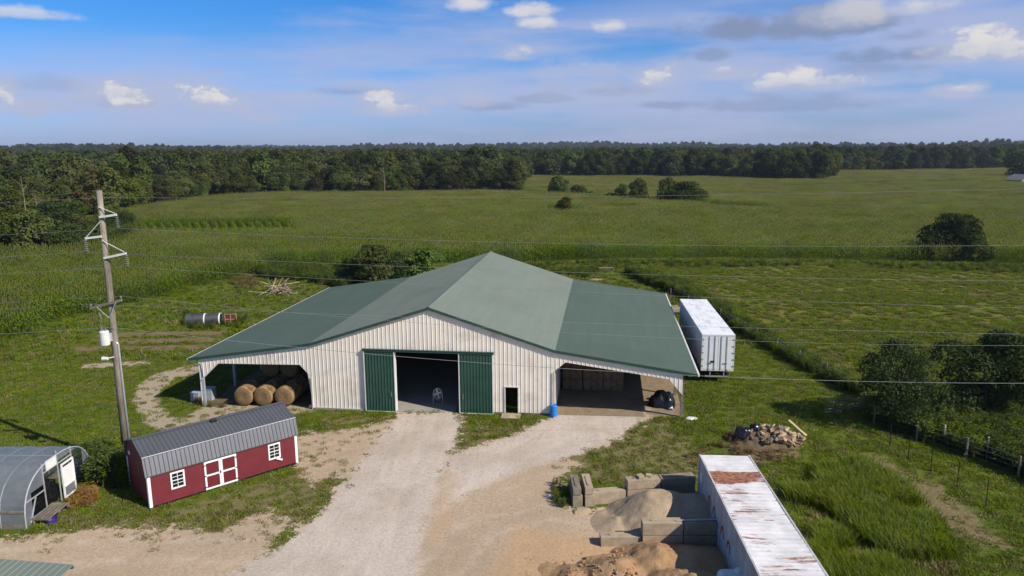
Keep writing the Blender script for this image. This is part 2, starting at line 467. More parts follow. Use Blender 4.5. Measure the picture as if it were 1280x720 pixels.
def npmesh(name, v, f, mat, parent=None, smooth=False, link=True):
    me = bpy.data.meshes.new(name)
    me.from_pydata(v.tolist() if hasattr(v, 'tolist') else v, [], f.tolist() if hasattr(f, 'tolist') else f)
    for m in (mat if isinstance(mat, (list, tuple)) else [mat]): me.materials.append(M[m])
    if smooth: me.polygons.foreach_set('use_smooth', [True] * len(me.polygons))
    me.update()
    o = bpy.data.objects.new(name, me)
    if link: C.objects.link(o)
    if parent: o.parent = parent
    return o
def tag(o, label, cat, group=None, kind=None):
    o['label'] = label; o['category'] = cat
    if group: o['group'] = group
    if kind: o['kind'] = kind
    return o
def struct(o, label=None, cat=None):
    o['kind'] = 'structure'
    if label: o['label'] = label; o['category'] = cat
    return o
def thing(name, label, cat, loc=(0, 0, 0), rz=0., group=None):
    o = bpy.data.objects.new(name, None); C.objects.link(o)
    o.empty_display_size = .3
    o.location = loc; o.rotation_euler = (0, 0, rz)
    return tag(o, label, cat, group)
def dup(src, loc=None, rz=None, sc=None, label=None, group=None, parent=None):
    o = src.copy(); C.objects.link(o)
    if parent: o.parent = parent
    if loc is not None: o.location = loc
    if rz is not None: o.rotation_euler = (0, 0, rz)
    if sc is not None: o.scale = sc if isinstance(sc, (tuple, list)) else (sc,) * 3
    if label: o['label'] = label
    if group: o['group'] = group
    for ch in list(src.children): dup(ch, parent=o)
    return o
KIT = bpy.data.collections.new('plant_kit')       # meshes that the uncountable plants are scattered from
def kit(objs, name):
    c = bpy.data.collections.new(name)
    for i, o in enumerate(objs):
        o.name = '%s_%02d' % (name, i); c.objects.link(o)
    return c
def scatter(name, pts, rz, sc, col, n_kit, label, cat, pick=None):
    pts = np.asarray(pts, float); N = len(pts)
    me = bpy.data.meshes.new(name)
    me.vertices.add(N); me.vertices.foreach_set('co', pts.ravel())
    for nm, arr in (('rz', rz), ('sc', sc)):
        a = me.attributes.new(nm, 'FLOAT', 'POINT'); a.data.foreach_set('value', np.broadcast_to(np.asarray(arr, np.float32), (N,)).copy())
    pk = rng.integers(0, n_kit, N) if pick is None else pick
    a = me.attributes.new('pk', 'INT', 'POINT'); a.data.foreach_set('value', np.asarray(pk, np.int32))
    o = bpy.data.objects.new(name, me); C.objects.link(o)
    ng = bpy.data.node_groups.new(name + '_scatter', 'GeometryNodeTree')
    ng.interface.new_socket('Geometry', in_out='INPUT', socket_type='NodeSocketGeometry')
    ng.interface.new_socket('Geometry', in_out='OUTPUT', socket_type='NodeSocketGeometry')
    N_ = ng.nodes; gi = N_.new('NodeGroupInput'); go = N_.new('NodeGroupOutput')
    m2p = N_.new('GeometryNodeMeshToPoints')
    iop = N_.new('GeometryNodeInstanceOnPoints'); ci = N_.new('GeometryNodeCollectionInfo')
    ci.inputs['Collection'].default_value = col; ci.inputs['Separate Children'].default_value = True; ci.inputs['Reset Children'].default_value = True
    def na(nm, t):
        x = N_.new('GeometryNodeInputNamedAttribute'); x.data_type = t; x.inputs['Name'].default_value = nm; return x.outputs['Attribute']
    cx = N_.new('ShaderNodeCombineXYZ'); er = N_.new('FunctionNodeEulerToRotation')
    L = ng.links.new
    L(gi.outputs[0], m2p.inputs[0]); L(m2p.outputs[0], iop.inputs['Points']); L(ci.outputs[0], iop.inputs['Instance'])
    iop.inputs['Pick Instance'].default_value = True
    L(na('pk', 'INT'), iop.inputs['Instance Index']); L(na('rz', 'FLOAT'), cx.inputs[2]); L(cx.outputs[0], er.inputs[0]); L(er.outputs[0], iop.inputs['Rotation'])
    L(na('sc', 'FLOAT'), iop.inputs['Scale']); L(iop.outputs[0], go.inputs[0])
    md = o.modifiers.new('scatter', 'NODES'); md.node_group = ng
    return tag(o, label, cat, None, 'stuff')

def poly_px(pts): return np.array([G(*p)[:2] for p in pts])
def inside(P, poly):
    x, y = P[:, 0], P[:, 1]; r = np.zeros(len(P), bool); j = len(poly) - 1
    for i in range(len(poly)):
        xi, yi = poly[i]; xj, yj = poly[j]
        if yi != yj:
            r ^= ((yi > y) != (yj > y)) & (x < (xj - xi) * (y - yi) / (yj - yi) + xi)
        j = i
    return r
def sdist(P, poly):
    """signed distance, positive inside"""
    d = np.full(len(P), 1e9); n = len(poly)
    for i in range(n):
        a, b = poly[i], poly[(i + 1) % n]; ab = b - a
        t = np.clip(((P - a) @ ab) / max(ab @ ab, 1e-9), 0, 1)
        d = np.minimum(d, np.hypot(*(P - a - t[:, None] * ab).T))
    return np.where(inside(P, poly), d, -d)
def mask(P, polys, w):
    r = np.zeros(len(P))
    for p in polys: r = np.maximum(r, sstep(-w, w, sdist(P, p)))
    return r
def frac_noise(P, s, seed=0):
    """cheap smooth 2d value noise 0..1"""
    g = np.random.default_rng(seed).random((64, 64)); q = P / s
    i = np.floor(q).astype(int); f = q - i; f = f * f * (3 - 2 * f)
    a = g[i[:, 0] % 64, i[:, 1] % 64]; b = g[(i[:, 0] + 1) % 64, i[:, 1] % 64]
    c = g[i[:, 0] % 64, (i[:, 1] + 1) % 64]; d = g[(i[:, 0] + 1) % 64, (i[:, 1] + 1) % 64]
    return (a * (1 - f[:, 0]) + b * f[:, 0]) * (1 - f[:, 1]) + (c * (1 - f[:, 0]) + d * f[:, 0]) * f[:, 1]

# ------------------------------------------------------------------ ground
PX = {
 'gravel': [[(496, 515), (578, 516), (574, 545), (562, 580), (545, 620), (532, 660), (525, 720), (515, 790), (120, 790), (250, 735), (335, 690), (395, 645), (428, 605), (450, 575), (480, 540)],
            [(560, 568), (610, 556), (660, 535), (692, 518), (700, 512), (802, 512), (806, 524), (775, 548), (715, 572), (650, 590), (600, 610), (550, 640)]],
 'tan': [[(520, 600), (600, 565), (690, 560), (720, 580), (700, 600), (715, 640), (760, 640), (800, 690), (790, 800), (480, 800), (505, 690)],
         [(-120, 700), (60, 668), (160, 660), (280, 665), (335, 640), (360, 660), (330, 700), (240, 800), (-120, 800)],
         [(372, 545), (450, 535), (490, 525), (440, 600), (385, 600), (365, 580)],
         [(690, 508), (804, 508), (812, 520), (780, 540), (690, 530)]],
 'orange': [[(640, 650), (690, 665), (760, 672), (800, 690), (800, 800), (560, 800), (590, 735), (620, 700)], [(560, 590), (575, 590), (552, 680), (535, 690)]],
 'path': [[(163, 500), (172, 482), (190, 468), (225, 458), (262, 456), (262, 466), (222, 472), (203, 486), (197, 500), (212, 518), (238, 529), (240, 540), (200, 540), (178, 528)],
          [(245, 510), (300, 505), (390, 508), (395, 516), (300, 522), (240, 535), (225, 530)],
          [(100, 455), (190, 450), (190, 456), (100, 462)]],
 'till': [[(145, 416), (278, 414), (278, 419), (145, 421)], [(115, 424), (270, 422), (268, 428), (115, 430)], [(90, 433), (262, 431), (260, 437), (90, 439)]],
 'dry': [[(90, 640), (190, 645), (376, 585), (400, 560), (430, 590), (395, 650), (320, 670), (80, 680)],
         [(400, 520), (490, 520), (470, 545), (400, 560)], [(575, 530), (690, 535), (690, 560), (570, 570)],
         [(690, 540), (830, 525), (880, 560), (880, 610), (790, 605), (700, 600)],
         [(1010, 640), (1100, 700), (1150, 760), (1000, 760), (985, 680)]],
 'bare': [[(1070, 565), (1105, 570), (1165, 600), (1225, 640), (1275, 690), (1230, 690), (1170, 660), (1120, 620), (1085, 590)], [(905, 545), (1008, 555), (1008, 572), (960, 580), (900, 580)]],
 'hay': [[(770, 338), (880, 334), (1000, 330), (1400, 333), (1500, 420), (1280, 425), (1180, 432), (1090, 470), (1030, 458), (960, 425), (890, 385), (800, 352)]],
}
PG = {k: [poly_px(p) for p in v] for k, v in PX.items()}
def axis(fine0, fine1, step, far0, far1, g=1.16):
    a = list(np.arange(fine0, fine1 + 1e-6, step)); s = step; x = a[-1]
    while x < far1: s *= g; x += s; a.append(x)
    s = step; x = a[0]; pre = []
    while x > far0: s *= g; x -= s; pre.append(x)
    return np.array(pre[::-1] + a)
gx = axis(-52, 56, .45, -9000, 9000); gy = axis(20, 104, .45, -3000, 12000)
XX, YY = np.meshgrid(gx, gy)
P2 = np.c_[XX.ravel(), YY.ravel()]
nx, ny = len(gx), len(gy)
gz = zt(P2[:, 0], P2[:, 1])
idx = np.arange(nx * ny).reshape(ny, nx)
quads = np.stack([idx[:-1, :-1], idx[:-1, 1:], idx[1:, 1:], idx[1:, :-1]], -1).reshape(-1, 4)
MK = {k: mask(P2, v, {'hay': 4., 'till': .35, 'gravel': 1.1, 'tan': 1.6, 'orange': 2.0, 'path': .8, 'dry': 1.6, 'bare': 1.2}[k]) for k, v in PG.items()}

def m_ground():
    t = NT('grass_ground')
    n1 = t.noise(.11, 5, .6); n2 = t.noise(.9, 6, .65); n3 = t.noise(7, 6, .7); n4 = t.noise(.035, 3, .5)
    g = t.mix(t.rng(n1, .32, .68), (.080, .116, .012), (.128, .156, .018))
    g = t.mix(t.math('MULTIPLY', t.rng(n2, .48, .72), .55), g, (.14, .132, .030))
    g = t.mix(t.math('MULTIPLY', t.rng(n3, .45, .75), .45), g, (.054, .080, .009))
    jit = t.math('ADD', t.math('MULTIPLY', t.math('SUBTRACT', n2, .5), 1.5), t.math('MULTIPLY', t.math('SUBTRACT', n3, .5), 1.0))
    def m(name, a=.35, b=.62, j=1.0):
        return t.rng(t.math('MULTIPLY_ADD', jit, j * .6, t.attr(name)), a, b)
    hay = t.mix(t.rng(n2, .35, .65), (.135, .145, .022), (.21, .185, .045))
    hay = t.mix(t.math('MULTIPLY', t.rng(n1, .45, .65), .6), hay, (.075, .112, .022))
    c = t.mix(t.math('MULTIPLY', m('hay'), .8), g, hay)
    c = t.mix(t.math('MULTIPLY', m('dry', .45, .85, 1.6), .75), c, t.mix(t.rng(n3, .3, .7), (.17, .14, .055), (.27, .22, .12)))
    c = t.mix(t.math('MULTIPLY', m('bare', .45, .95, 2.0), .8), c, t.mix(t.rng(n3, .3, .7), (.20, .14, .07), (.30, .22, .13)))
    c = t.mix(m('till', .35, .7, .8), c, (.21, .145, .085))
    c = t.mix(m('path', .4, .72, 1.3), c, t.mix(t.rng(n3, .3, .7), (.34, .26, .17), (.48, .39, .28)))
    h = t.math('ADD', n3, t.math('MULTIPLY', n2, .7))
    M['grass_ground'] = t.pbr(c, .95, 0, t.bump(h, .8, .12), .08)
m_ground()
def add_masks(me, sel):
    for k in MK:
        a = me.attributes.new(k, 'FLOAT', 'POINT'); a.data.foreach_set('value', MK[k][sel].astype(np.float32))
gme_o = npmesh('ground', np.c_[P2, gz], quads, 'grass_ground', smooth=True)
add_masks(gme_o.data, np.arange(nx * ny))
struct(gme_o)

# gravel drive and bare dirt yard: a sheet just above the grass, thinning out at its edge
def m_drive():
    t = NT('drive_gravel')
    n1 = t.noise(.35, 6, .6); n2 = t.noise(1.1, 7, .68); n3 = t.noise(6, 8, .72); n4 = t.noise(30, 3, .6)
    tr = t.noise(1.4, 5, .6, 'World', (1.0, .16, 1), (0, 0, math.radians(-22)))
    jit = t.math('ADD', t.math('MULTIPLY', t.math('SUBTRACT', n2, .5), 1.6), t.math('MULTIPLY', t.math('SUBTRACT', n3, .5), 1.1))
    gr = t.mix(t.rng(n3, .3, .7), (.43, .360, .298), (.64, .545, .46))
    gr = t.mix(t.math('MULTIPLY', t.rng(tr, .42, .68), .5), gr, (.68, .565, .455))
    gr = t.mix(t.math('MULTIPLY', t.rng(n2, .5, .75), .35), gr, (.36, .295, .215))
    tan = t.mix(t.rng(n3, .3, .72), (.385, .28, .185), (.56, .425, .295))
    tan = t.mix(t.math('MULTIPLY', t.rng(n2, .5, .72), .5), tan, (.58, .46, .345))
    org = t.mix(t.rng(n3, .3, .7), (.46, .285, .145), (.57, .375, .21))
    c = t.mix(t.rng(t.math('MULTIPLY_ADD', jit, .45, t.attr('gravel')), .35, .75), tan, gr)
    c = t.mix(t.math('MULTIPLY', t.rng(t.math('MULTIPLY_ADD', jit, .5, t.attr('orange')), .35, .8), .85), c, org)
    c = t.mix(t.math('MULTIPLY', t.rng(t.noise(.22, 4, .6), .40, .66), .38), c, (.33, .25, .165))
    c = t.mix(t.math('MULTIPLY', t.math('MULTIPLY', t.attr('rut'), t.rng(n2, .35, .6)), .36), c, (.66, .55, .45))
    c = t.mix(t.math('MULTIPLY', t.rng(n4, .55, .75), .22), c, (.22, .18, .13))
    jit2 = t.math('ADD', jit, t.math('MULTIPLY', t.math('SUBTRACT', t.noise(.5, 5, .6), .5), 1.6))
    al = t.rng(t.math('MULTIPLY_ADD', jit2, .75, t.math('MAXIMUM', t.attr('gravel'), t.math('MAXIMUM', t.attr('tan'), t.attr('orange')))), .38, .5)
    M['drive_gravel'] = t.pbr(c, .95, 0, t.bump(t.math('ADD', n3, t.math('MULTIPLY', n4, .4)), .7, .05), .1, al)
m_drive()
dx_ = np.arange(-34, 15, .24); dy_ = np.arange(19, 53.5, .24); A_, B_ = np.meshgrid(dx_, dy_); D2 = np.c_[A_.ravel(), B_.ravel()]
DM = {k: mask(D2, PG[k], w) for k, w in (('gravel', 1.7), ('tan', 1.9), ('orange', 2.2))}
RUTS = [[(536, 514), (505, 560), (470, 610), (430, 660), (360, 745)], [(548, 514), (540, 560), (520, 620), (495, 680), (470, 760)], [(750, 512), (690, 545), (610, 585), (530, 640), (440, 740)], [(-60, 705), (150, 688), (330, 690), (470, 640)], [(530, 740), (600, 660), (690, 640), (760, 650)]]
rut = np.zeros(len(D2))
for i, rl in enumerate(RUTS):
    g_ = poly_px(rl); d_ = np.full(len(D2), 1e9)
    for p_, q_ in zip(g_[:-1], g_[1:]):
        ab = q_ - p_; tt_ = np.clip(((D2 - p_) @ ab) / (ab @ ab), 0, 1); d_ = np.minimum(d_, np.hypot(*(D2 - p_ - tt_[:, None] * ab).T))
    d_ = d_ + .5 * (frac_noise(D2, 4., 30 + i) - .5)
    rut = np.maximum(rut, np.exp(-((d_ - .9) / .28) ** 2) * (.55 + .45 * frac_noise(D2, 2.5, 40 + i)))
DM['rut'] = rut
allm = np.maximum(np.maximum(DM['gravel'], DM['tan']), DM['orange'])
ixd = np.arange(len(D2)).reshape(len(dy_), len(dx_)); qs = np.stack([ixd[:-1, :-1], ixd[:-1, 1:], ixd[1:, 1:], ixd[1:, :-1]], -1).reshape(-1, 4)
qs = qs[allm[qs].max(1) > .03]
sel, inv = np.unique(qs.ravel(), return_inverse=True)
zd = zt(D2[sel, 0], D2[sel, 1]) + .02 - .012 * rut[sel]
dr = npmesh('gravel_drive', np.c_[D2[sel], zd], inv.reshape(-1, 4), 'drive_gravel', smooth=True)
for k in DM:
    a = dr.data.attributes.new(k, 'FLOAT', 'POINT'); a.data.foreach_set('value', DM[k][sel].astype(np.float32))
struct(dr)

# ------------------------------------------------------------------ the big barn
BX, BY, BYAW = -6.03, 50.81, 0.1286
WK, WEL, WER, ZK, ZP, ZE, BL = 9.13, 18.83, 19.10, 4.92, 7.85, 3.49, 29.0
def barn_w(x, y, z=0.):
    c, s = math.cos(BYAW), math.sin(BYAW)
    return Vector((BX + x * c + y * s, BY - x * s + y * c, z))
def gz_at(x, y): return float(zt(x, y))
def barn_g(x, y):
    p = barn_w(x, y); return gz_at(p.x, p.y)
def roof_z(x):
    a = abs(x); we = WEL if x < 0 else WER
    return ZP + (ZK - ZP) * a / WK if a <= WK else ZK + (ZE - ZK) * (a - WK) / (we - WK)
barn = thing('pole_barn', 'large cream metal barn with green roof, wide open sliding doors and two lean-tos', 'barn', (BX, BY, 0), -BYAW)
def roof_panel(xa, xb, mat, label):
    m = MB(); T = .07
    za, zb = roof_z(xa * .9999999), roof_z(xb * .9999999)
    m.add([(xa, 0, za), (xb, 0, zb), (xb, BL, zb), (xa, BL, za), (xa, 0, za - T), (xb, 0, zb - T), (xb, BL, zb - T), (xa, BL, za - T)],
          [(0, 1, 2, 3), (7, 6, 5, 4), (0, 4, 5, 1), (1, 5, 6, 2), (2, 6, 7, 3), (3, 7, 4, 0)])
    n = int(BL / .31)
    for i in range(1, n):                          # standing ribs of the sheet metal
        y = i * BL / n; w = .022; hh = .028
        m.add([(xa, y - w, za), (xb, y - w, zb), (xb, y, zb + hh), (xa, y, za + hh), (xb, y + w, zb), (xa, y + w, za)], [(0, 1, 2, 3), (3, 2, 4, 5)])
    o = m.build('roof_panel', mat, barn); o['label'] = label
roof_panel(-WK, 0, 'roof_main', 'upper roof slope over the hay side'); roof_panel(0, WK, 'roof_main', 'pale faded upper roof slope')
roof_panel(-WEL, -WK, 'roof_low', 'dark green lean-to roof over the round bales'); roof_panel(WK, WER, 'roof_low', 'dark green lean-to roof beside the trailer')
m = MB()
m.add([(-.22, -.02, roof_z(.22) + .035), (0, -.02, ZP + .06), (.22, -.02, roof_z(.22) + .035), (-.22, BL + .02, roof_z(.22) + .035), (0, BL + .02, ZP + .06), (.22, BL + .02, roof_z(.22) + .035)],
      [(0, 1, 4, 3), (1, 2, 5, 4)])
m.build('ridge_cap', 'roof_main', barn)
for (xa, xb) in ((-WEL, -WK), (-WK, 0), (0, WK), (WK, WER)):            # dark rake trim along the front edge
    m = MB(); za, zb = roof_z(xa * .9999999), roof_z(xb * .9999999)
    m.add([(xa, -.05, za + .03), (xb, -.05, zb + .03), (xb, -.05, zb - .17), (xa, -.05, za - .17), (xa, -.003, za + .03), (xb, -.003, zb + .03), (xb, -.003, zb - .17), (xa, -.003, za - .17)],
          [(0, 1, 2, 3), (7, 6, 5, 4), (0, 4, 5, 1), (2, 6, 7, 3), (0, 3, 7, 4), (1, 5, 6, 2)])
    m.build('rake_trim', 'trim_green', barn)
# white gutters
for xx, sgn in ((-WEL, -1), (WER, 1)):
    g = MB(); z0 = ZE - .09
    g.prism([(xx + sgn * .012, z0 + .07), (xx + sgn * .012, z0 - .06), (xx + sgn * .11, z0 - .06), (xx + sgn * .13, z0 + .07)], -.02, BL)
    go = g.build('gutter', 'white_dirty', barn)
    d = MB(); xi = xx - sgn * .75
    if sgn < 0:
        d.tube([(xx - .05, .06, z0 - .04), (xx + .1, .16, z0 - .24), (xi - .1, .22, z0 - .46), (xi - .04, .22, z0 - .6), (xi - .04, .22, -.3)], .045, 6)
    else:
        d.tube([(xx - .1, .02, z0 - .02), (xi + .1, .1, z0 - .06)], .045, 6)
    d.build('downspout', 'white_dirty', go)

# front wall: ribbed sheets, cut out for the doors and the two lean-to openings
WY = .13
def front_bottom(x):
    """lower edge of the cladding"""
    if x < -17.95: return 3.05 - (x + 18.1) * 0
    if x < -16.55: return 3.12 - (-(x + 16.55)) * .93
    if x < -10.02: return 3.12 + (x + 16.55) / 6.53 * .10
    if x < -9.14: return 3.22 - (x + 10.02) / .88 * .97
    if x < 8.92: return barn_g(x, WY) + .10
    if x < 9.87: return 3.23 + (x - 8.92) / .95 * .81
    if x < 17.15: return 4.04 - (x - 9.87) / 7.28 * 1.0
    return 3.04 - (x - 17.15) / .93 * 1.1
def wall_front():
    cuts = sorted(set([round(-18.12 + i * .31, 3) for i in range(118)] + [-16.55, -10.02, -9.13, -9.12, -2.66, 2.15, 5.52, 6.45, 8.91, 8.92, 9.87, 17.15, 18.1, 0.0, -17.96]))
    cuts = [q for q in cuts if -18.12 <= q <= 18.1]
    m = MB()
    def col(xa, xb, ba, bb, ta, tb):
        m.add([(xa, WY, ba), (xb, WY, bb), (xb, WY, tb), (xa, WY, ta), (xa, WY + .05, ba), (xb, WY + .05, bb), (xb, WY + .05, tb), (xa, WY + .05, ta)],
              [(0, 1, 2, 3), (7, 6, 5, 4), (0, 4, 5, 1)])
    for xa, xb in zip(cuts[:-1], cuts[1:]):
        if xb - xa < .011: continue
        c = (xa + xb) / 2; ta, tb = roof_z(xa) - .075, roof_z(xb) - .075
        ba, bb = front_bottom(xa + 1e-4), front_bottom(xb - 1e-4)
        if -2.66 < c < 2.15: ba = bb = 4.45
        if 5.52 < c < 6.45: ba = bb = 2.02
        col(xa, xb, ba, bb, ta, tb)
    x = -18.1
    while x < 18.08:
        ba = front_bottom(x); tp = roof_z(x) - .09
        if -2.70 < x < 2.19: ba = 4.45
        if 5.47 < x < 6.50: ba = 2.06
        w = .030; h = .026
        m.add([(x - w, WY - .001, ba + .02), (x - w * .5, WY - h, ba + .02), (x + w * .5, WY - h, ba + .02), (x + w, WY - .001, ba + .02),
               (x - w, WY - .001, tp), (x - w * .5, WY - h, tp), (x + w * .5, WY - h, tp), (x + w, WY - .001, tp)],
              [(0, 1, 5, 4), (1, 2, 6, 5), (2, 3, 7, 6), (0, 3, 2, 1), (4, 5, 6, 7)])
        x += .31
    return m.build('front_wall', 'siding', barn)
fw = wall_front()
for xa, xb in ((-9.13, -4.97), (4.64, 5.44), (6.53, 8.95)):
    MB().b2((xa, WY - .03, barn_g(xa, .3) - .3), (xb, WY + .045, barn_g(xa, .3) + .12)).build('skirt_board', 'wood_grey', fw)
# trims around openings
MB().bar((-9.16, WY - .03, -.3), (-9.16, WY - .03, 2.27), .10, .08).build('corner_trim', 'siding_trim', fw)
MB().bar((8.96, WY - .03, -.2), (8.96, WY - .03, 3.25), .10, .08).build('corner_trim', 'siding_trim', fw)
def sliding_door(xa, xb):
    d = MB(); z0, z1 = barn_g((xa + xb) / 2, 0) + .05, 4.47; y0, y1 = WY - .155, WY - .095
    d.b2((xa, y0, z0), (xb, y1, z1))
    x = xa + .16
    while x < xb - .1:
        d.prism([(x - .03, y0 + .001), (x - .015, y0 - .032), (x + .015, y0 - .032), (x + .03, y0 + .001)], z0 + .04, z1 - .04, 'z'); x += .229
    o = d.build('sliding_door', 'door_green', barn)
    e = MB()
    for xx in (xa - .03, xb + .03): e.b2((xx - .03, y0 - .045, z0 - .01), (xx + .03, y1 + .01, z1 + .005))
    e.b2((xa, y0 - .045, z0 - .06), (xb, y1 + .01, z0 - .002))
    e.build('door_edge', 'white_dirty', o)
    h = MB(); hx = xb - .25 if xa < 0 else xa + .25
    h.bar((hx, y0 - .09, 1.1), (hx, y0 - .09, 1.45), .03); h.bar((hx, y0 - .09, 1.1), (hx, y0 - .0, 1.1), .03); h.bar((hx, y0 - .09, 1.45), (hx, y0 - .0, 1.45), .03)
    h.build('door_handle', 'steel', o)
sliding_door(-4.93, -2.70); sliding_door(2.19, 4.60)
m = MB(); m.b2((-5.05, WY - .22, 4.50), (4.72, WY - .046, 4.64)); m.b2((-5.05, WY - .26, 4.645), (4.72, WY - .046, 4.67)); m.build('door_track', 'trim_green', barn)
for xx in (-2.66, 2.15): MB().b2((xx - .05, WY - .09, -.35), (xx + .05, WY + .16, 4.45)).build('door_jamb', 'white_dirty', barn)
m = MB()
for xx in (5.49, 6.48): m.b2((xx - .035, WY - .06, -.2), (xx + .035, WY + .06, 2.05))
m.b2((5.45, WY - .06, 2.052), (6.52, WY + .06, 2.11)); m.build('walk_door_frame', 'white_dirty', barn)
m = MB(); m.b2((5.3, -.95, barn_g(6, -.4) - .2), (6.7, .04, barn_g(6, -.4) + .09)); m.build('door_step', 'concrete', barn)
# inner walls, back wall, floor slab
for xx in (-9.06, 9.06):
    m = MB()
    m.b2((xx - .04, WY + .08, -.5), (xx + .04, BL - .3, ZK - .1))
    y = WY + .5
    while y < BL - .5: m.b2((xx - .07, y - .02, -.3), (xx + .07, y + .02, ZK - .12)); y += .31
    m.build('inner_wall', 'siding_trim', barn)
m = MB()
xs = [-18.1, -WK, 0, WK, 18.3]
for xa, xb in zip(xs[:-1], xs[1:]):
    za, zb = roof_z(xa) - .08, roof_z(xb) - .08
    m.add([(xa, BL - .25, -.6), (xb, BL - .25, -.6), (xb, BL - .25, zb), (xa, BL - .25, za), (xa, BL - .19, -.6), (xb, BL - .19, -.6), (xb, BL - .19, zb), (xa, BL - .19, za)],
          [(0, 1, 2, 3), (7, 6, 5, 4), (0, 4, 5, 1), (1, 5, 6, 2), (3, 7, 4, 0)])
m.build('back_wall', 'siding', barn)
m = MB(); m.b2((-9.0, .0, -.6), (9.0, BL - .3, barn_g(0, .3) + .03)); m.build('floor_slab', 'slab', barn)
m = MB(); m.add([(9.12, .1, barn_g(9.5, .5) + .03), (18.3, .1, barn_g(18.3, .5) + .012), (18.3, BL - .3, barn_g(18.3, 20) + .02), (9.12, BL - .3, barn_g(9.5, 20) + .02)], [(0, 1, 2, 3)])
m.build('dirt_floor', 'yard_dirt', barn)
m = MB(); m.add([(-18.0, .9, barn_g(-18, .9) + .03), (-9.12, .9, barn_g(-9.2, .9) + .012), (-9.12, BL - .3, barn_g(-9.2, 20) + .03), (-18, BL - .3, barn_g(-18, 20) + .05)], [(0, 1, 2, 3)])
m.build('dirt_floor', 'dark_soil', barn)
# posts and eave beams of the lean-tos
for side, xx in ((-1, -17.98), (1, 18.1)):
    for k in range(7):
        y = WY + .17 + k * 4.72
        w = .2; m = MB(); m.b2((xx - w / 2, y - w / 2, barn_g(xx, y) - .25), (xx + w / 2, y + w / 2, roof_z(xx) - .3)); m.build('post', 'wood_grey' if side > 0 else 'galv', barn)
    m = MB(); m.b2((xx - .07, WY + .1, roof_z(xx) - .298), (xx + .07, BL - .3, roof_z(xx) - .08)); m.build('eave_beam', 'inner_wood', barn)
m = MB()
for k in range(12):
    y = WY + .5 + k * 2.5
    for xa, xb in ((-18.0, -9.2), (-9.0, 0), (0, 9.0), (9.2, 18.0)):
        m.bar((xa, y, roof_z(xa) - .19), (xb, y, roof_z(xb) - .19), .06, .2)
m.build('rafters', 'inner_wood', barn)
m = MB(); m.bar((-18.0, WY + .02, 1.78), (-16.6, WY + .02, 3.1), .09); m.build('knee_brace', 'white_dirty', barn)

# ------------------------------------------------------------------ plants
def blades(n, h, spread, w, lean=.35, seed=0, bend=True):
    """a tuft of n bent blades, height about h"""
    r = np.random.default_rng(seed)
    V = []; Fc = []
    for i in range(n):
        a = r.random() * 2 * math.pi; rad = spread * math.sqrt(r.random()); bx, by = rad * math.cos(a), rad * math.sin(a)
        d = r.random() * 2 * math.pi; hh = h * (.55 + .6 * r.random()); ln = lean * hh * (.3 + r.random())
        dx, dy = math.cos(d), math.sin(d); px, py = -dy * w / 2, dx * w / 2
        o = len(V)
        m1 = (bx + dx * ln * .35, by + dy * ln * .35, hh * .6); tp = (bx + dx * ln, by + dy * ln, hh)
        V += [(bx - px, by - py, 0), (bx + px, by + py, 0), (m1[0] + px, m1[1] + py, m1[2]), (m1[0] - px, m1[1] - py, m1[2]), tp]
        Fc += [(o, o + 1, o + 2, o + 3), (o + 3, o + 2, o + 4)]
    return V, Fc
def tuft_kit(name, mats, n, h, spread, w, lean, k=3):
    return kit([npmesh(name, *blades(n, h, spread, w, lean, 11 * i + len(name)), mats[i % len(mats)], link=False) for i in range(k)], name)

def weed_mesh(name, mat, h, seed, nstem=7, leaves=16, ls=.16):
    """a leafy weed: several stems with small leaves"""
    r = np.random.default_rng(seed); V = []; Fc = []
    for s_ in range(nstem):
        a = r.random() * 6.283; l = .25 * h * (.3 + r.random()); hh = h * (.6 + .5 * r.random()); b = r.normal(0, .12 * h, 2)
        for j in range(leaves):
            t = .12 + .88 * (j + r.random()) / leaves
            c = np.array([b[0] + math.cos(a) * l * t * t, b[1] + math.sin(a) * l * t * t, hh * t])
            d = r.normal(size=3); d[2] = abs(d[2]) * .4; d /= np.linalg.norm(d)
            sd_ = np.cross(d, (0, 0, 1)); sd_ /= max(np.linalg.norm(sd_), .01); q = ls * (.6 + .8 * r.random()) * (1.15 - .5 * t)
            o = len(V); V += [tuple(c), tuple(c + d * q + sd_ * q * .3), tuple(c + d * q * 2 - np.array([0, 0, q * .3])), tuple(c + d * q - sd_ * q * .3)]
            Fc.append((o, o + 1, o + 2, o + 3))
    return npmesh(name, V, Fc, mat, link=False)

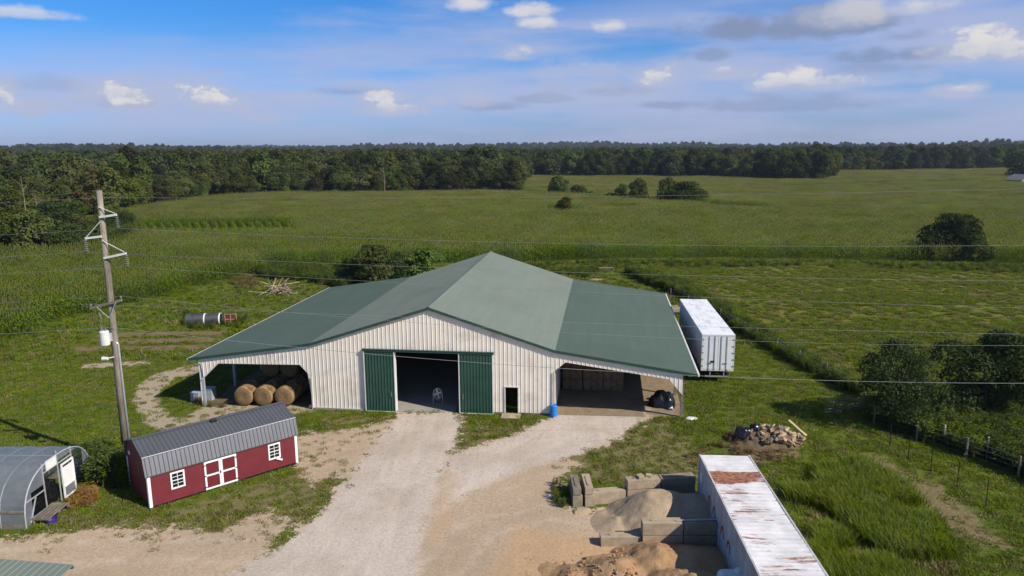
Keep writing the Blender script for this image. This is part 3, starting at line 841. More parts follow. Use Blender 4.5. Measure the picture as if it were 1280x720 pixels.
# --- maize
def corn_segment(seed, L=4.0, n=12, h=2.45, rows=1, nl=9, lw=.15):
    r = np.random.default_rng(seed); V = []; Fc = []; mi = []
    for row in range(rows):
        for i in range(n):
            x = -L / 2 + L * (i + .5 + r.normal(0, .12)) / n; y = (row - (rows - 1) / 2) * .76 + r.normal(0, .05)
            hh = h * (1 + np.clip(r.normal(0, .09), -.2, .18)); a0 = r.random() * 6.283
            o = len(V); w = .03
            V += [(x - w, y, 0), (x + w, y, 0), (x + w * .6, y, hh), (x - w * .6, y, hh)]; Fc.append((o, o + 1, o + 2, o + 3)); mi.append(0)
            for j in range(nl):
                z0 = hh * (.22 + .68 * j / (nl - 1)); a = a0 + j * 2.6 + r.normal(0, .4)
                ln = .74 * (1 - .35 * abs(j / (nl - 1) - .5) * 2) * (.8 + .4 * r.random())
                dx, dy = math.cos(a), math.sin(a); px, py = -dy * lw / 2, dx * lw / 2
                up = .30 * ln + .1 * r.random(); o = len(V)
                V += [(x, y, z0), (x + dx * ln * .5 + px, y + dy * ln * .5 + py, z0 + up), (x + dx * ln * .5 - px, y + dy * ln * .5 - py, z0 + up), (x + dx * ln, y + dy * ln, z0 + up * (.2 + .7 * r.random()))]
                Fc += [(o, o + 1, o + 2), (o + 1, o + 3, o + 2)]; mi += [0, 0]
            for j in range(3):
                a = r.random() * 6.283; o = len(V); q = .07 * r.random()
                V += [(x - .02, y, hh), (x + .02, y, hh), (x + math.cos(a) * q + .02, y + math.sin(a) * q, hh + .36), (x + math.cos(a) * q - .02, y + math.sin(a) * q, hh + .36)]
                Fc.append((o, o + 1, o + 2, o + 3)); mi.append(1)
    ob = npmesh('corn_row', V, Fc, ['corn_leaf', 'corn_tassel'], link=False)
    ob.data.polygons.foreach_set('material_index', mi)
    return ob
corn_kit = kit([corn_segment(i) for i in range(4)], 'corn_row')
corn_far_kit = kit([corn_segment(20 + i, 6.0, 13, 2.4, 3, 6, .22) for i in range(3)], 'corn_block')
FIELD = poly_px([(-420, 560), (-120, 486), (0, 436), (60, 410), (120, 390), (200, 373), (240, 361), (312, 344), (335, 333), (430, 331), (640, 330), (760, 325), (900, 323), (1100, 326), (1300, 331), (1800, 345),
                 (1900, 216), (1500, 214), (1280, 213.5), (1042, 217.5), (1036, 229), (960, 228), (900, 226), (720, 224), (650, 224), (642, 244), (560, 245), (330, 246), (270, 250), (160, 269), (172, 300), (150, 319), (0, 323), (-500, 330)])
SWALE = [poly_px([(630, 241), (700, 245), (780, 252), (880, 258), (970, 266), (965, 271), (870, 262), (780, 256), (700, 248), (630, 244)]),
         poly_px([(735, 267), (760, 263), (900, 272), (1100, 283), (1098, 285), (900, 274.5), (760, 267)]), poly_px([(685, 264), (722, 264), (735, 272), (680, 272)]),
         poly_px([(980, 237), (1290, 226), (1290, 227.2), (1100, 235), (980, 239.2)])]
ARC = poly_px([(170, 286), (370, 284), (372, 298), (174, 302)])
cth = -.06
def corn_points(dx, dy, y0, y1):
    xs = np.arange(-420, 560, dx); ys = np.arange(y0, y1, dy)
    A, B = np.meshgrid(xs, ys); A = A + (np.arange(len(ys)) % 2)[:, None] * dx * .5
    A = A.ravel() + rng.normal(0, .2, A.size); B = B.ravel()
    B = B + 3.0 * np.sin(A / 60.) + 5 * np.sin(A / 170. + 1)
    P = np.c_[A * math.cos(cth) - B * math.sin(cth), A * math.sin(cth) + B * math.cos(cth)]
    k = inside(P, FIELD)
    P = P[k]
    vis = np.abs(P[:, 0]) < P[:, 1] * .80 + 14
    P = P[vis]
    for w in SWALE: P = P[~inside(P, w)]
    P = P[~inside(P, ARC)]
    return P
Pn = corn_points(3.6, 1.3, 30, 215); Pn = Pn[Pn[:, 1] < 200]
Pf = corn_points(5.6, 2.3, 190, 640); Pf = Pf[(Pf[:, 1] >= 200)]
def fieldslope(P): return .06 * np.cos(P[:, 0] / 60.) * .8
def jit(n, a, b): return a + (b - a) * rng.random(n)
def corn_scale(P): return .86 + .26 * frac_noise(P + 500, 17., 3)
zc = zt(Pn[:, 0], Pn[:, 1])
scatter('corn_field', np.c_[Pn, zc], cth + fieldslope(Pn) + math.pi * rng.integers(0, 2, len(Pn)), corn_scale(Pn) * jit(len(Pn), .95, 1.05), corn_kit, 4,
        'dense green maize in rows around and behind the barn', 'corn')
zc = zt(Pf[:, 0], Pf[:, 1])
scatter('corn_field', np.c_[Pf, zc], cth + fieldslope(Pf) + math.pi * rng.integers(0, 2, len(Pf)), corn_scale(Pf) * jit(len(Pf), .92, 1.08), corn_far_kit, 3,
        'far maize reaching back to the woods', 'corn')
# the patch whose rows curve away from the eye
pts = []; rot = []
ymid = float(ARC[:, 1].mean())
for xr in np.arange(ARC[:, 0].min() - 4, ARC[:, 0].max() + 4, 2.1):      # each row runs off along the slope and bends back
    d_ = np.array([xr, ymid]) / math.hypot(xr, ymid); pd = np.array([d_[1], -d_[0]])
    for q in np.arange(-16, 16.1, 3.3):
        pts.append(np.array([xr, ymid]) + d_ * q - pd * .007 * q * q); rot.append(math.atan2(d_[1], d_[0]) + .014 * q)
pts = np.array(pts); rot = np.array(rot); k = inside(pts, ARC); pts, rot = pts[k], rot[k]
scatter('corn_field', np.c_[pts, zt(pts[:, 0], pts[:, 1])], rot, jit(len(pts), .72, .80), corn_kit, 4, 'patch of maize with curved rows and open furrows', 'corn')

# --- trees
def crown_mesh(name, seed, w, h, base, nlobe, nleaf, ls, mat, shape=1.0, flat=.35):
    """leaf clumps spread over many overlapping lobes"""
    r = np.random.default_rng(seed)
    lob = []
    for i in range(nlobe):
        t = (i + .5) / nlobe
        zc_ = base + (h - base) * (.08 + .84 * t)
        prof = math.sin(math.pi * min(1, max(0.08, (t * .86 + .12)))) ** .7
        a = r.random() * 6.283; rad = w / 2 * prof * (.25 + .55 * math.sqrt(r.random())) * shape
        lr = (w * .20) * (.6 + .7 * r.random()) * (.65 + .5 * prof)
        lob.append((rad * math.cos(a), rad * math.sin(a), zc_, lr, lr * (.6 + .3 * r.random())))
    lob.append((0, 0, base + (h - base) * .5, w * .27, (h - base) * .40))
    wgt = np.array([q[3] ** 2 for q in lob]); wgt /= wgt.sum()
    ids = r.choice(len(lob), nleaf, p=wgt); Lb = np.array(lob)[ids]
    d = r.normal(size=(nleaf, 3)); d /= np.linalg.norm(d, axis=1)[:, None]
    d[:, 2] = np.where(d[:, 2] < -.5, -d[:, 2], d[:, 2])
    rad = (.72 + .38 * r.random((nleaf, 1)) ** .8)
    c = Lb[:, :3] + d * rad * np.c_[Lb[:, 3], Lb[:, 3], Lb[:, 4]]
    c[:, 2] = np.maximum(c[:, 2], base * .6 + .05)
    nrm = d + r.normal(0, .55, (nleaf, 3)); nrm /= np.linalg.norm(nrm, axis=1)[:, None]
    tt = np.cross(nrm, r.normal(size=(nleaf, 3))); tt /= np.linalg.norm(tt, axis=1)[:, None]; bb = np.cross(nrm, tt)
    s = ls * (.55 + .9 * r.random((nleaf, 1)))
    fold = nrm * s * .28
    V = np.stack([c - tt * s, c - bb * s * .55 + fold, c + tt * s, c + bb * s * .55 + fold], 1).reshape(-1, 3)
    Q = np.arange(nleaf * 4).reshape(-1, 4)
    return npmesh(name, V, Q, mat, link=False)
def trunk_mesh(name, seed, h, base, w, mat='bark', r0=None):
    r = np.random.default_rng(seed); m = MB(); r0 = r0 or .022 * h + .05
    top = base + (h - base) * .62
    p = [(0, 0, -.3)]; k = 5
    for i in range(1, k + 1): p.append((r.normal(0, .02 * h) * i / k, r.normal(0, .02 * h) * i / k, top * i / k))
    m.tube(p, [r0 * (1.25 - .95 * i / k) for i in range(k + 1)], 7)
    for i in range(6):
        t = .35 + .6 * r.random(); q = Vector(p[min(k, int(t * k))]); a = r.random() * 6.283; ln = w * (.2 + .18 * r.random())
        m.tube([q, q + Vector((math.cos(a) * ln * .5, math.sin(a) * ln * .5, ln * .5)), q + Vector((math.cos(a) * ln, math.sin(a) * ln, ln * .8))], [r0 * .42, r0 * .28, r0 * .08], 5)
    o = m.build(name, mat); C.objects.unlink(o)
    return o
TREES = {}
def tree_proto(key, seed, w, h, base, nlobe, nleaf, ls, mat, shape=1.0, bark='bark'):
    TREES[key] = (crown_mesh('crown', seed, w, h, base, nlobe, nleaf, ls, mat, shape), trunk_mesh('trunk', seed, h, base, w, bark))
def plant_tree(key, x, y, rz, sc, label, group=None, name='tree', cat='tree', dz=0.):
    t = thing(name, label, cat, (x, y, gz_at(x, y) + dz), rz, group)
    t.scale = sc if isinstance(sc, tuple) else (sc, sc, sc)
    for o in TREES[key]:
        c = o.copy(); C.objects.link(c); c.parent = t
        c.name = 'crown' if o is TREES[key][0] else 'trunk'
    return t
for i in range(5):
    tree_proto('wood%d' % i, 100 + i, 11 + i % 3, 16, 1.0, 19 + i, 5200, .40, 'leaf_wood', 1.0)
tree_proto('slim', 120, 7.5, 17, 1.0, 17, 4200, .36, 'leaf_wood', .9)
tree_proto('lime', 130, 9, 11, .8, 17, 4200, .33, 'leaf_lime')
tree_proto('rusty', 131, 9, 12, .8, 16, 4000, .33, 'leaf_rust')
tree_proto('mid', 132, 8, 8.5, .3, 16, 3200, .36, 'leaf_mid')
tree_proto('bush', 133, 8, 6.5, .15, 15, 4200, .26, 'leaf_mid')
tree_proto('bush_dark', 134, 8.5, 6.8, .1, 18, 7000, .22, 'leaf_dark')
tree_proto('near_a', 135, 5.6, 5.6, .25, 24, 8500, .105, 'leaf_shrub', 1.15)
tree_proto('near_b', 136, 5.8, 5.8, .2, 18, 14000, .105, 'leaf_dark')
tree_proto('yellow_bush', 137, 5, 4.4, .1, 13, 3200, .2, 'leaf_lime')

# front rows of the woods, tree by tree
def along(px, step):
    P = np.array([G(*p)[:2] for p in px]); out = []; carry = 0.
    for a, b in zip(P[:-1], P[1:]):
        L = np.linalg.norm(b - a); d = (b - a) / L; s = carry
        while s < L: out.append((*(a + d * s), *d)); s += step
        carry = s - L
    return out
WOOD_L = [(-60, 292), (0, 283), (60, 274), (110, 268), (160, 263), (215, 255), (270, 250), (330, 246.5), (450, 245.5), (560, 245), (642, 244)]
WOOD_M = [(642, 238), (648, 228), (660, 223.5), (760, 224.5), (900, 226), (985, 229), (1036, 229)]
WOOD_R = [(1038, 226), (1040, 217.5), (1160, 215), (1290, 213)]
seen = 0
def woods(line, step, rows, hmin, hmax, lab, grp):
    global seen
    for row in range(rows):
        for (x, y, dx, dy) in along(line, step):
            nx_, ny_ = -dy, dx
            off = row * 8.0 + 2.5
            xx = x + nx_ * off + rng.normal(0, 2.0); yy = y + ny_ * off + rng.normal(0, 1.6) if True else y
            h = hmin + (hmax - hmin) * (row / max(1, rows - 1) * .55 + .45 * rng.random())
            k = 'wood%d' % rng.integers(0, 5) if rng.random() < .86 else 'slim'
            s = h / 16.0
            w_ = s * (.9 + .35 * rng.random())
            plant_tree(k, xx, yy, rng.random() * 6.28, (w_, w_, s), ('slender ' if k == 'slim' else 'broad-crowned ') + lab + (' in the foremost row' if row == 0 else ' behind the foremost row'), grp, 'woodland_tree'); seen += 1
woods(WOOD_L, 9.0, 3, 8, 15.5, 'tree at the wood edge bordering the maize,', 'trees along the wood edge nearest the maize')
woods(WOOD_M, 11, 2, 14, 19.5, 'tree at the wood edge beyond the swale,', 'trees along the wood edge beyond the swale')
woods(WOOD_R, 13, 2, 15, 20, 'tree at the far wood edge closing off the field,', 'trees along the far wood edge')

# the wood behind them, to the horizon
far_kit = kit([crown_mesh('far_crown', 300 + i, 12, 16, .3, 18, 3200, .52, 'leaf_wood') for i in range(5)], 'far_crown')
pts = []; sc = []
EDGE = np.array([G(*p)[:2] for p in WOOD_L + WOOD_M + WOOD_R])
eaz = np.arctan2(EDGE[:, 0], EDGE[:, 1]); er = np.hypot(EDGE[:, 0], EDGE[:, 1])
for r0, r1, sp in ((180, 420, 7.5), (420, 800, 9.5), (800, 1500, 15), (1500, 2800, 26), (2800, 4500, 42)):
    n = int((r1 * r1 - r0 * r0) * .5 * 1.66 / (sp * sp))
    a = (rng.random(n) - .5) * 1.66; r = np.sqrt(r0 * r0 + (r1 * r1 - r0 * r0) * rng.random(n))
    lim = np.interp(a, eaz, er, left=er[0] * .95, right=er[-1])
    k = r > lim + 22
    x, y = r[k] * np.sin(a[k]), r[k] * np.cos(a[k])
    pts.append(np.c_[x, y, zt(x, y) - .4])
    s = (.66 + .55 * rng.random(len(x)) ** 1.6 + .16 * frac_noise(np.c_[x, y], 35., 15)) * (1.0 + .28 * sstep(900, 3000, r[k]))
    s = s * np.where((frac_noise(np.c_[x, y], 60., 5) > .72), .82, 1.0)
    sc.append(s)
pts = np.concatenate(pts); sc = np.concatenate(sc)
scatter('far_woods', pts, rng.random(len(pts)) * 6.28, sc, far_kit, 5, 'unbroken broadleaf forest stretching to the horizon', 'forest')

# single trees in and around the fields
def px_tree(key, u, v, hpx, wf, label, name='tree', cat='tree', group=None):
    p = G(u, v); d = math.hypot(p.x, p.y, )
    base_h = {'near_a': 5.6, 'near_b': 5.8, 'mid': 8.5, 'bush': 6.5, 'bush_dark': 6.8, 'lime': 11, 'rusty': 12, 'yellow_bush': 4.4}.get(key, 16)
    h = hpx / FPX * math.hypot(d, CAM_H) / .97
    s = h / base_h
    return plant_tree(key, p.x, p.y, rng.random() * 6.28, (s * wf, s * wf, s), label, group, name, cat)
px_tree('mid', 698, 246, 25, 1.0, 'round-headed tree on the swale, the one closest to the wood')
px_tree('bush', 722, 247, 14, 1.3, 'low bush hugging the round-headed tree on the swale', 'bush', 'bush')
px_tree('bush', 645, 242, 15, 1.0, 'low bush where the swale meets the wood', 'bush', 'bush')
px_tree('bush', 738, 249, 9, 1.5, 'tiny bush between the round-headed tree and the twin trees', 'bush', 'bush')
px_tree('mid', 797, 254, 29, .85, 'taller of two neighbouring trees on the swale')
px_tree('mid', 778, 252, 21, .9, 'shorter of two neighbouring trees on the swale')
px_tree('bush', 764, 251, 9, 1.9, 'low scrub at the foot of the twin swale trees', 'bush', 'bush')
px_tree('mid', 835, 256, 32, .95, 'upright tree joined to the broad thicket on the swale')
px_tree('bush_dark', 858, 257, 27, 1.25, 'broad dark thicket on the swale in the maize', 'bush', 'bush')
px_tree('rusty', 706, 272, 26, 1.15, 'lone rust-tinged bush standing in the maize', 'bush', 'bush')
px_tree('bush_dark', 1190, 324, 45, .95, 'big dark rounded tree at the maize edge beyond the hayfield')
px_tree('bush_dark', 1160, 325, 24, .8, 'small dark bush beside the big rounded tree at the hayfield edge', 'bush', 'bush')
px_tree('bush', 1216, 327, 26, 1.2, 'leafy scrub under the big rounded tree at the hayfield edge', 'bush', 'bush')
px_tree('bush', 469, 358, 47, .95, 'large green bush rising behind the barn roof', 'bush', 'bush')
px_tree('bush_dark', 440, 352, 28, 1.0, 'low dark bush crouching at the foot of the large green bush behind the barn', 'bush', 'bush')
px_tree('yellow_bush', 527, 350, 39, 1.05, 'yellow-green bush peeking over the barn roof', 'bush', 'bush')
px_tree('bush_dark', 497, 352, 34, .9, 'dark bush squeezed between the green and yellow bushes behind the barn', 'bush', 'bush')
px_tree('lime', 168, 267, 38, 1.0, 'bright lime-green tree at the wood edge beside the pole')
px_tree('lime', 140, 268, 50, .9, 'tall yellow-green tree at the wood edge behind the pole top')
px_tree('rusty', 118, 268, 52, .8, 'rust-brown tinged tree in the wood edge')
px_tree('mid', 47, 322, 48, 1.0, 'bright green bushy tree on the scrubby bank beside the maize')
px_tree('bush', 22, 322, 38, 1.1, 'leafy bush at the scrubby bank, on the maize side of the bright bushy tree', 'bush', 'bush')
px_tree('bush_dark', 82, 320, 32, 1.3, 'dark scrub bush on the bank next to the bright bushy tree', 'bush', 'bush')
px_tree('bush_dark', 158, 303, 14, 1.6, 'small dark bush at the end of the curved maize rows', 'bush', 'bush')
px_tree('bush', 122, 306, 24, 1.3, 'olive scrub bush on the bank below the wood edge', 'bush', 'bush')
px_tree('bush_dark', 148, 290, 20, 1.5, 'dark scrub bush between the bank and the curved maize rows', 'bush', 'bush')
px_tree('rusty', 100, 296, 24, 1.5, 'brownish scrub bush high on the bank', 'bush', 'bush')
px_tree('bush', 138, 279, 18, 1.7, 'spreading bush where the bank meets the wood edge', 'bush', 'bush')
px_tree('bush_dark', 68, 284, 24, 1.6, 'wide dark scrub bush below the bare snags', 'bush', 'bush')
px_tree('mid', 96, 280, 24, 1.2, 'green bushy tree between the bare snags and the pole')
px_tree('near_a', 1124, 531, 90, .88, 'loose leafy shrub tree by the tube gate')
px_tree('near_b', 1228, 524, 90, 1.0, 'dense dark shrub tree on the fence line, next to the loose one')
px_tree('near_b', 1312, 516, 80, .9, 'dense dark shrub at the end of the fence line', 'bush', 'bush')
for (u, v, w_, h_, l) in ((120, 312, 60, 26, 'brown-green scrub below the wood edge'), ):
    pass
# leafless snags in the wood
def snag(u, v, hpx, label, seed):
    p = G(u, v); h = hpx / FPX * math.hypot(p.x, p.y); r = random.Random(seed)
    t = thing('dead_tree', label, 'dead tree', p); m = MB()
    m.tube([(0, 0, -.3), (.1, 0, h * .5), (-.1, .1, h)], [.2, .14, .04], 6); m.build('trunk', 'wood_grey', t)
    for k in range(5):
        z = h * (.4 + .1 * k); a = r.random() * 6.28; l = h * .22
        MB().tube([(0, 0, z), (math.cos(a) * l, math.sin(a) * l, z + l * .8)], [.06, .02], 5).build('limb', 'wood_grey', t)
snag(34, 281, 50, 'bare pale snag rising from the wood edge', 1); snag(49, 284, 34, 'short bare snag below the taller one', 2); snag(481, 246, 36, 'pale bare snag against the dark wood', 3)

# ------------------------------------------------------------------ utility pole and power lines
PB = Vector((-24.07, 42.35, 0)); PB.z = gz_at(PB.x, PB.y)
pole = thing('utility_pole', 'tall weathered wooden power pole with transformer, behind the red shed', 'utility pole', PB)
POFF = Vector((PB.x, PB.y, PB.z))
def PL(u, v, dy=0.): return atY(u, v, PB.y + dy) - POFF
ptop = PL(124, 238).z
m = MB(); m.tube([(.02, 0, -.6), (.05, 0, ptop * .33), (.10, 0, ptop * .66), (.15, 0, ptop)], [.235, .21, .185, .15], 14); m.build('shaft', 'pole_wood', pole, smooth=True)
def arm(ua, va, ub, vb, bu, bv, lab):
    """standoff arm from the shaft to (ub,vb) with a brace and a hanging insulator string"""
    a, b = PL(ua, va), PL(ub, vb); a.x = .10
    m = MB(); m.bar((a.x, -.2, a.z), (b.x, -.2, b.z), .10, .12); o = m.build('standoff_arm', 'white_dirty', pole)
    m = MB(); q = PL(bu, bv); m.bar((.1, -.2, q.z), (b.x * .93 + .007, -.2, b.z + .07), .035, .035); m.build('arm_brace', 'white_dirty', o)
    s = MB(); n = 6; z = b.z - .08
    pr = []
    for k in range(n):
        z0 = z - .03 - k * .115
        pr += [(.02, z0), (.105, z0 - .035), (.105, z0 - .055), (.025, z0 - .06)]
    vs = []; fs = []; N = 10
    for (r_, zz) in pr:
        for j in range(N): vs.append((b.x + r_ * math.cos(6.2832 * j / N), -.2 + r_ * math.sin(6.2832 * j / N), zz))
    for i in range(len(pr) - 1):
        for j in range(N): fs.append((i * N + j, i * N + (j + 1) % N, (i + 1) * N + (j + 1) % N, (i + 1) * N + j))
    s.add(vs, fs); s.build('insulator', 'porcelain', o)
    return Vector((b.x, -.2, z - .03 - n * .115)) + POFF
i1 = arm(129, 271, 148, 268, 129, 258, '')
i2 = arm(131, 295, 109, 297.5, 126, 277, '')
i3 = arm(135, 322, 160, 316, 134, 300, '')
# lower crossarm
xa, xb = PL(116, 384), PL(155, 374)
m = MB(); m.bar((xa.x, -.26, xa.z), (xb.x, -.26, xb.z), .12, .15); xo = m.build('crossarm', 'wood_grey', pole)
for e_ in (xa, xb):
    MB().bar((e_.x * .62 + .04, -.34, (e_.z * .62 + .38 * (xa.z + xb.z) / 2)), (.04, -.26, (xa.z + xb.z) / 2 - .85), .04, .03).build('crossarm_brace', 'galv', xo)
    MB().tube([(e_.x * .96, -.26, e_.z + .08), (e_.x * .96, -.26, e_.z + .14), (e_.x * .96, -.26, e_.z + .26)], [.03, .07, .05], 8).build('pin_insulator', 'porcelain', xo)
tp = PL(138, 420)
m = MB(); m.tube([(tp.x - .12, -.42, tp.z - .46), (tp.x - .12, -.42, tp.z - .42), (tp.x - .12, -.42, tp.z + .38), (tp.x - .12, -.42, tp.z + .44)], [.24, .27, .27, .20], 16); to = m.build('transformer', 'white_dirty', pole)
for dx in (-.11, .11): MB().tube([(tp.x - .12 + dx, -.42, tp.z + .40), (tp.x - .12 + dx, -.42, tp.z + .50), (tp.x - .12 + dx, -.42, tp.z + .62)], [.05, .06, .025], 8).build('bushing', 'porcelain', to)
MB().box((tp.x + .1, -.25, tp.z), (.25, .12, .5)).build('bracket', 'galv', to)
cu = PL(128, 393)
MB().tube([(cu.x, -.34, cu.z + .18), (cu.x + .1, -.36, cu.z - .2)], .05, 8).build('fuse_cutout', 'porcelain', pole)
MB().tube([(cu.x + .1, -.36, cu.z - .2), (cu.x + .05, -.4, cu.z - .6), (tp.x - .22, -.42, tp.z + .6)], .012, 5).build('jumper_wire', 'wire', pole)
cd0 = PL(150, 430); MB().tube([(.30, -.05, 1.0 - 1.5), (.27, -.05, cd0.z), (.22, -.12, cd0.z + .15)], .075, 8).build('conduit', 'galv', pole, smooth=True)
lp = PL(136, 446); m = MB(); m.bar((.05, -.2, lp.z + .05), (lp.x, -.4, lp.z), .05); m.tube([(lp.x + .16, -.4, lp.z), (lp.x - .16, -.4, lp.z)], [.10, .13], 10); m.build('yard_light', 'white_dirty', pole)

def wire(att, p1, p2, label, r=.0068, right=75.0, y2=47.0, left=True, lsag=.9):
    """line from its pole fixing through two sighted points to the next pole out to the east (and west)"""
    def hit(px):                                 # where the sight line meets the vertical plane of the run
        d = ray(*px)
        ux, uy = right - att.x, y2 - att.y
        # att + t*(ux,uy) = s*(d0,d1)
        det = ux * (-d[1]) - uy * (-d[0])
        t = (-att.x * (-d[1]) - (-att.y) * (-d[0])) / det
        s = (att.x + t * ux) / d[0] if abs(d[0]) > .02 else (att.y + t * uy) / d[1]
        return t, CAM_H + d[2] * s
    t1, z1 = hit(p1); t2, z2 = hit(p2)
    A = np.array([[t1, t1 * t1], [t2, t2 * t2]]); b_, c_ = np.linalg.solve(A, [z1 - att.z, z2 - att.z])
    m = MB(); pts = [Vector((att.x + t * (right - att.x), att.y + t * (y2 - att.y), att.z + b_ * t + c_ * t * t)) for t in np.linspace(0, 1, 33)]
    if left:
        dirx = -1.0; lp_ = []
        for k in range(16, 0, -1):
            t = k / 16; lp_.append(Vector((att.x - 70 * t, att.y - 3 * t, att.z - lsag * 4 * t * (1 - t))))
        pts = lp_ + pts
    m.tube([p - att for p in pts], r, 4)
    o = m.build('power_line', 'wire'); o.location = att
    return tag(o, label, 'wire', 'power lines')
wire(Vector((POFF.x + .15, POFF.y, PL(126, 247).z + POFF.z)), (640, 246.5), (1240, 237), 'topmost power line tied at the pole tip')
wire(i1, (640, 303), (1240, 307), 'power line on the uppermost hanging insulator of the pole')
wire(i2, (640, 338), (1240, 351), 'power line on the middle insulator, on the arm facing away from the barn')
wire(i3, (640, 361), (1240, 384), 'power line on the lowest hanging insulator of the pole')
wire(POFF + Vector((xa.x * .96, -.26, xa.z + .25)), (700, 403), (1240, 417), 'power line on the outer end of the wooden crossarm')
wire(POFF + Vector((xb.x * .96, -.26, xb.z + .25)), (700, 415.5), (1240, 432), 'power line on the barn-side end of the wooden crossarm')
wire(POFF + Vector((.06, -.25, PL(142, 408).z)), (620, 455), (1240, 479), 'lowest and brightest power line, passing before the barn front', .012)

# ------------------------------------------------------------------ red shed
SX, SY, SA = -19.62, 36.21, .738
SL, SW, SE, SB, SR, SOB = 8.52, 3.72, 1.93, 2.90, 3.46, .22
sg = gz_at(SX, SY)
shed = thing('garden_shed', 'long dark red gambrel shed with white trim and grey metal roof', 'shed', (SX, SY, sg), SA)
prof = [(0, .12), (SW, .12), (SW, SE + .05), (SW - SOB, SB - .03), (SW / 2, SR - .04), (SOB, SB - .03), (0, SE + .05)]
m = MB(); m.prism(prof, .02, SL - .02, 'x')
for k in range(10):                                          # lap boards on the long front
    z = .14 + k * .178
    m.add([(.02, -.002, z + .17), (SL - .02, -.002, z + .17), (SL - .02, -.028, z), (.02, -.028, z), (SL - .02, .003, z), (.02, .003, z)], [(0, 1, 2, 3), (3, 2, 4, 5)])
for k in range(13):                                          # and on the gable end
    z = .14 + k * .2; q = .0 if z < SE else min(SW / 2 - .05, (z - SE) / (SB - SE) * SOB + .02 if z < SB else SOB + (z - SB) / (SR - SB) * (SW / 2 - SOB))
    for xx, s_ in ((.02, -1), (SL - .02, 1)):
        m.add([(xx + s_ * .002, q, z + .19), (xx + s_ * .002, SW - q, z + .19), (xx + s_ * .02, SW - q, z), (xx + s_ * .02, q, z)], [(0, 1, 2, 3)])
m.build('wall', 'shed_red', shed)
m = MB(); m.b2((.05, .05, -.3), (SL - .05, SW - .05, .12)); m.build('skid_base', 'black', shed)
def shed_roof(pa, pb, name, lab):
    m = MB(); (ya, za), (yb, zb) = pa, pb; x0, x1 = -.12, SL + .12; T = .045
    m.add([(x0, ya, za), (x1, ya, za), (x1, yb, zb), (x0, yb, zb), (x0, ya, za - T), (x1, ya, za - T), (x1, yb, zb - T), (x0, yb, zb - T)],
          [(0, 1, 2, 3), (7, 6, 5, 4), (0, 4, 5, 1), (1, 5, 6, 2), (2, 6, 7, 3), (3, 7, 4, 0)])
    d = Vector((0, yb - ya, zb - za)).normalized(); nrm = Vector((0, -d.z, d.y)); nrm = nrm if nrm.z > 0 else -nrm
    x = x0 + .12
    while x < x1 - .05:
        w = .022; h = nrm * .032
        m.add([(x - w, ya, za), (x - w, yb, zb), Vector((x, yb, zb)) + h, Vector((x, ya, za)) + h, (x + w, yb, zb), (x + w, ya, za)], [(0, 1, 2, 3), (3, 2, 4, 5)])
        x += .229
    return m.build(name, 'roof_charcoal', shed)
shed_roof((-.10, SE - .02), (SOB - .02, SB), 'roof_panel', ''); up = shed_roof((SOB - .04, SB + .022), (SW / 2, SR + .022), 'roof_panel', '')
shed_roof((SW + .10, SE - .02), (SW - SOB + .02, SB), 'roof_panel', ''); shed_roof((SW - SOB + .04, SB + .022), (SW / 2, SR + .022), 'roof_panel', '')
m = MB(); m.add([(-.13, SW / 2 - .14, SR + .03), (SL + .13, SW / 2 - .14, SR + .03), (SL + .13, SW / 2, SR + .075), (-.13, SW / 2, SR + .075), (SL + .13, SW / 2 + .14, SR + .03), (-.13, SW / 2 + .14, SR + .03)], [(0, 1, 2, 3), (3, 2, 4, 5)])
m.build('ridge_cap', 'roof_charcoal', shed)
m = MB(); m.bar((-.13, SOB - .045, SB + .03), (SL + .13, SOB - .045, SB + .03), .04, .025); m.build('break_flashing', 'white_dirty', shed)
MB().box((SL * .5, SW * .44, SR + .03), (.35, .22, .14)).build('roof_vent', 'black', shed, bevel=.02)
for xx in (0.055, SL - .055):
    for yy in (-.03, SW + .03): MB().b2((xx - .075, yy - .02, .10), (xx + .075, yy + .02, SE - .03)).build('corner_trim', 'white', shed)
for xx in (-.02, SL + .02):
    for yy in (.05, SW - .05): MB().b2((xx - .02, yy - .06, .10), (xx + .02, yy + .06, SE - .02)).build('corner_trim', 'white', shed)
def shed_window(x0, x1, z0, z1):
    f = MB(); y = -.035; w = .085
    f.b2((x0 - w, y - .03, z0 - w), (x0, y + .03, z1 + w)); f.b2((x1, y - .03, z0 - w), (x1 + w, y + .03, z1 + w))
    f.b2((x0, y - .03, z1), (x1, y + .03, z1 + w)); f.b2((x0, y - .03, z0 - w), (x1, y + .03, z0))
    f.b2((x0, y - .022, (z0 + z1) / 2 - .02), (x1, y + .02, (z0 + z1) / 2 + .02))
    fo = f.build('window', 'white', shed)
    mb = MB(); mb.b2(((x0 + x1) / 2 - .014, y - .018, z0), ((x0 + x1) / 2 + .014, y + .012, z1))
    for q in (.25, .75): mb.b2((x0, y - .014, z0 + (z1 - z0) * q - .011), (x1, y + .010, z0 + (z1 - z0) * q + .011))
    mb.build('muntin', 'white', fo)
    for i in range(2):
        for j in range(4):
            xa_ = x0 + (x1 - x0) * i / 2 + .016; xb_ = x0 + (x1 - x0) * (i + 1) / 2 - .016
            za_ = z0 + (z1 - z0) * j / 4 + .014; zb_ = z0 + (z1 - z0) * (j + 1) / 4 - .014
            MB().b2((xa_, y + .004, za_), (xb_, y + .012, zb_)).build('pane', 'glass_dark', fo)
    return fo
shed_window(1.22, 1.80, .86, 1.66)
w2 = shed_window(6.78, 7.36, .86, 1.66)
MB().box((7.33, -.09, .70), (.42, .07, .10), 0, 0, .5).build('drooping_sill', 'white', w2)
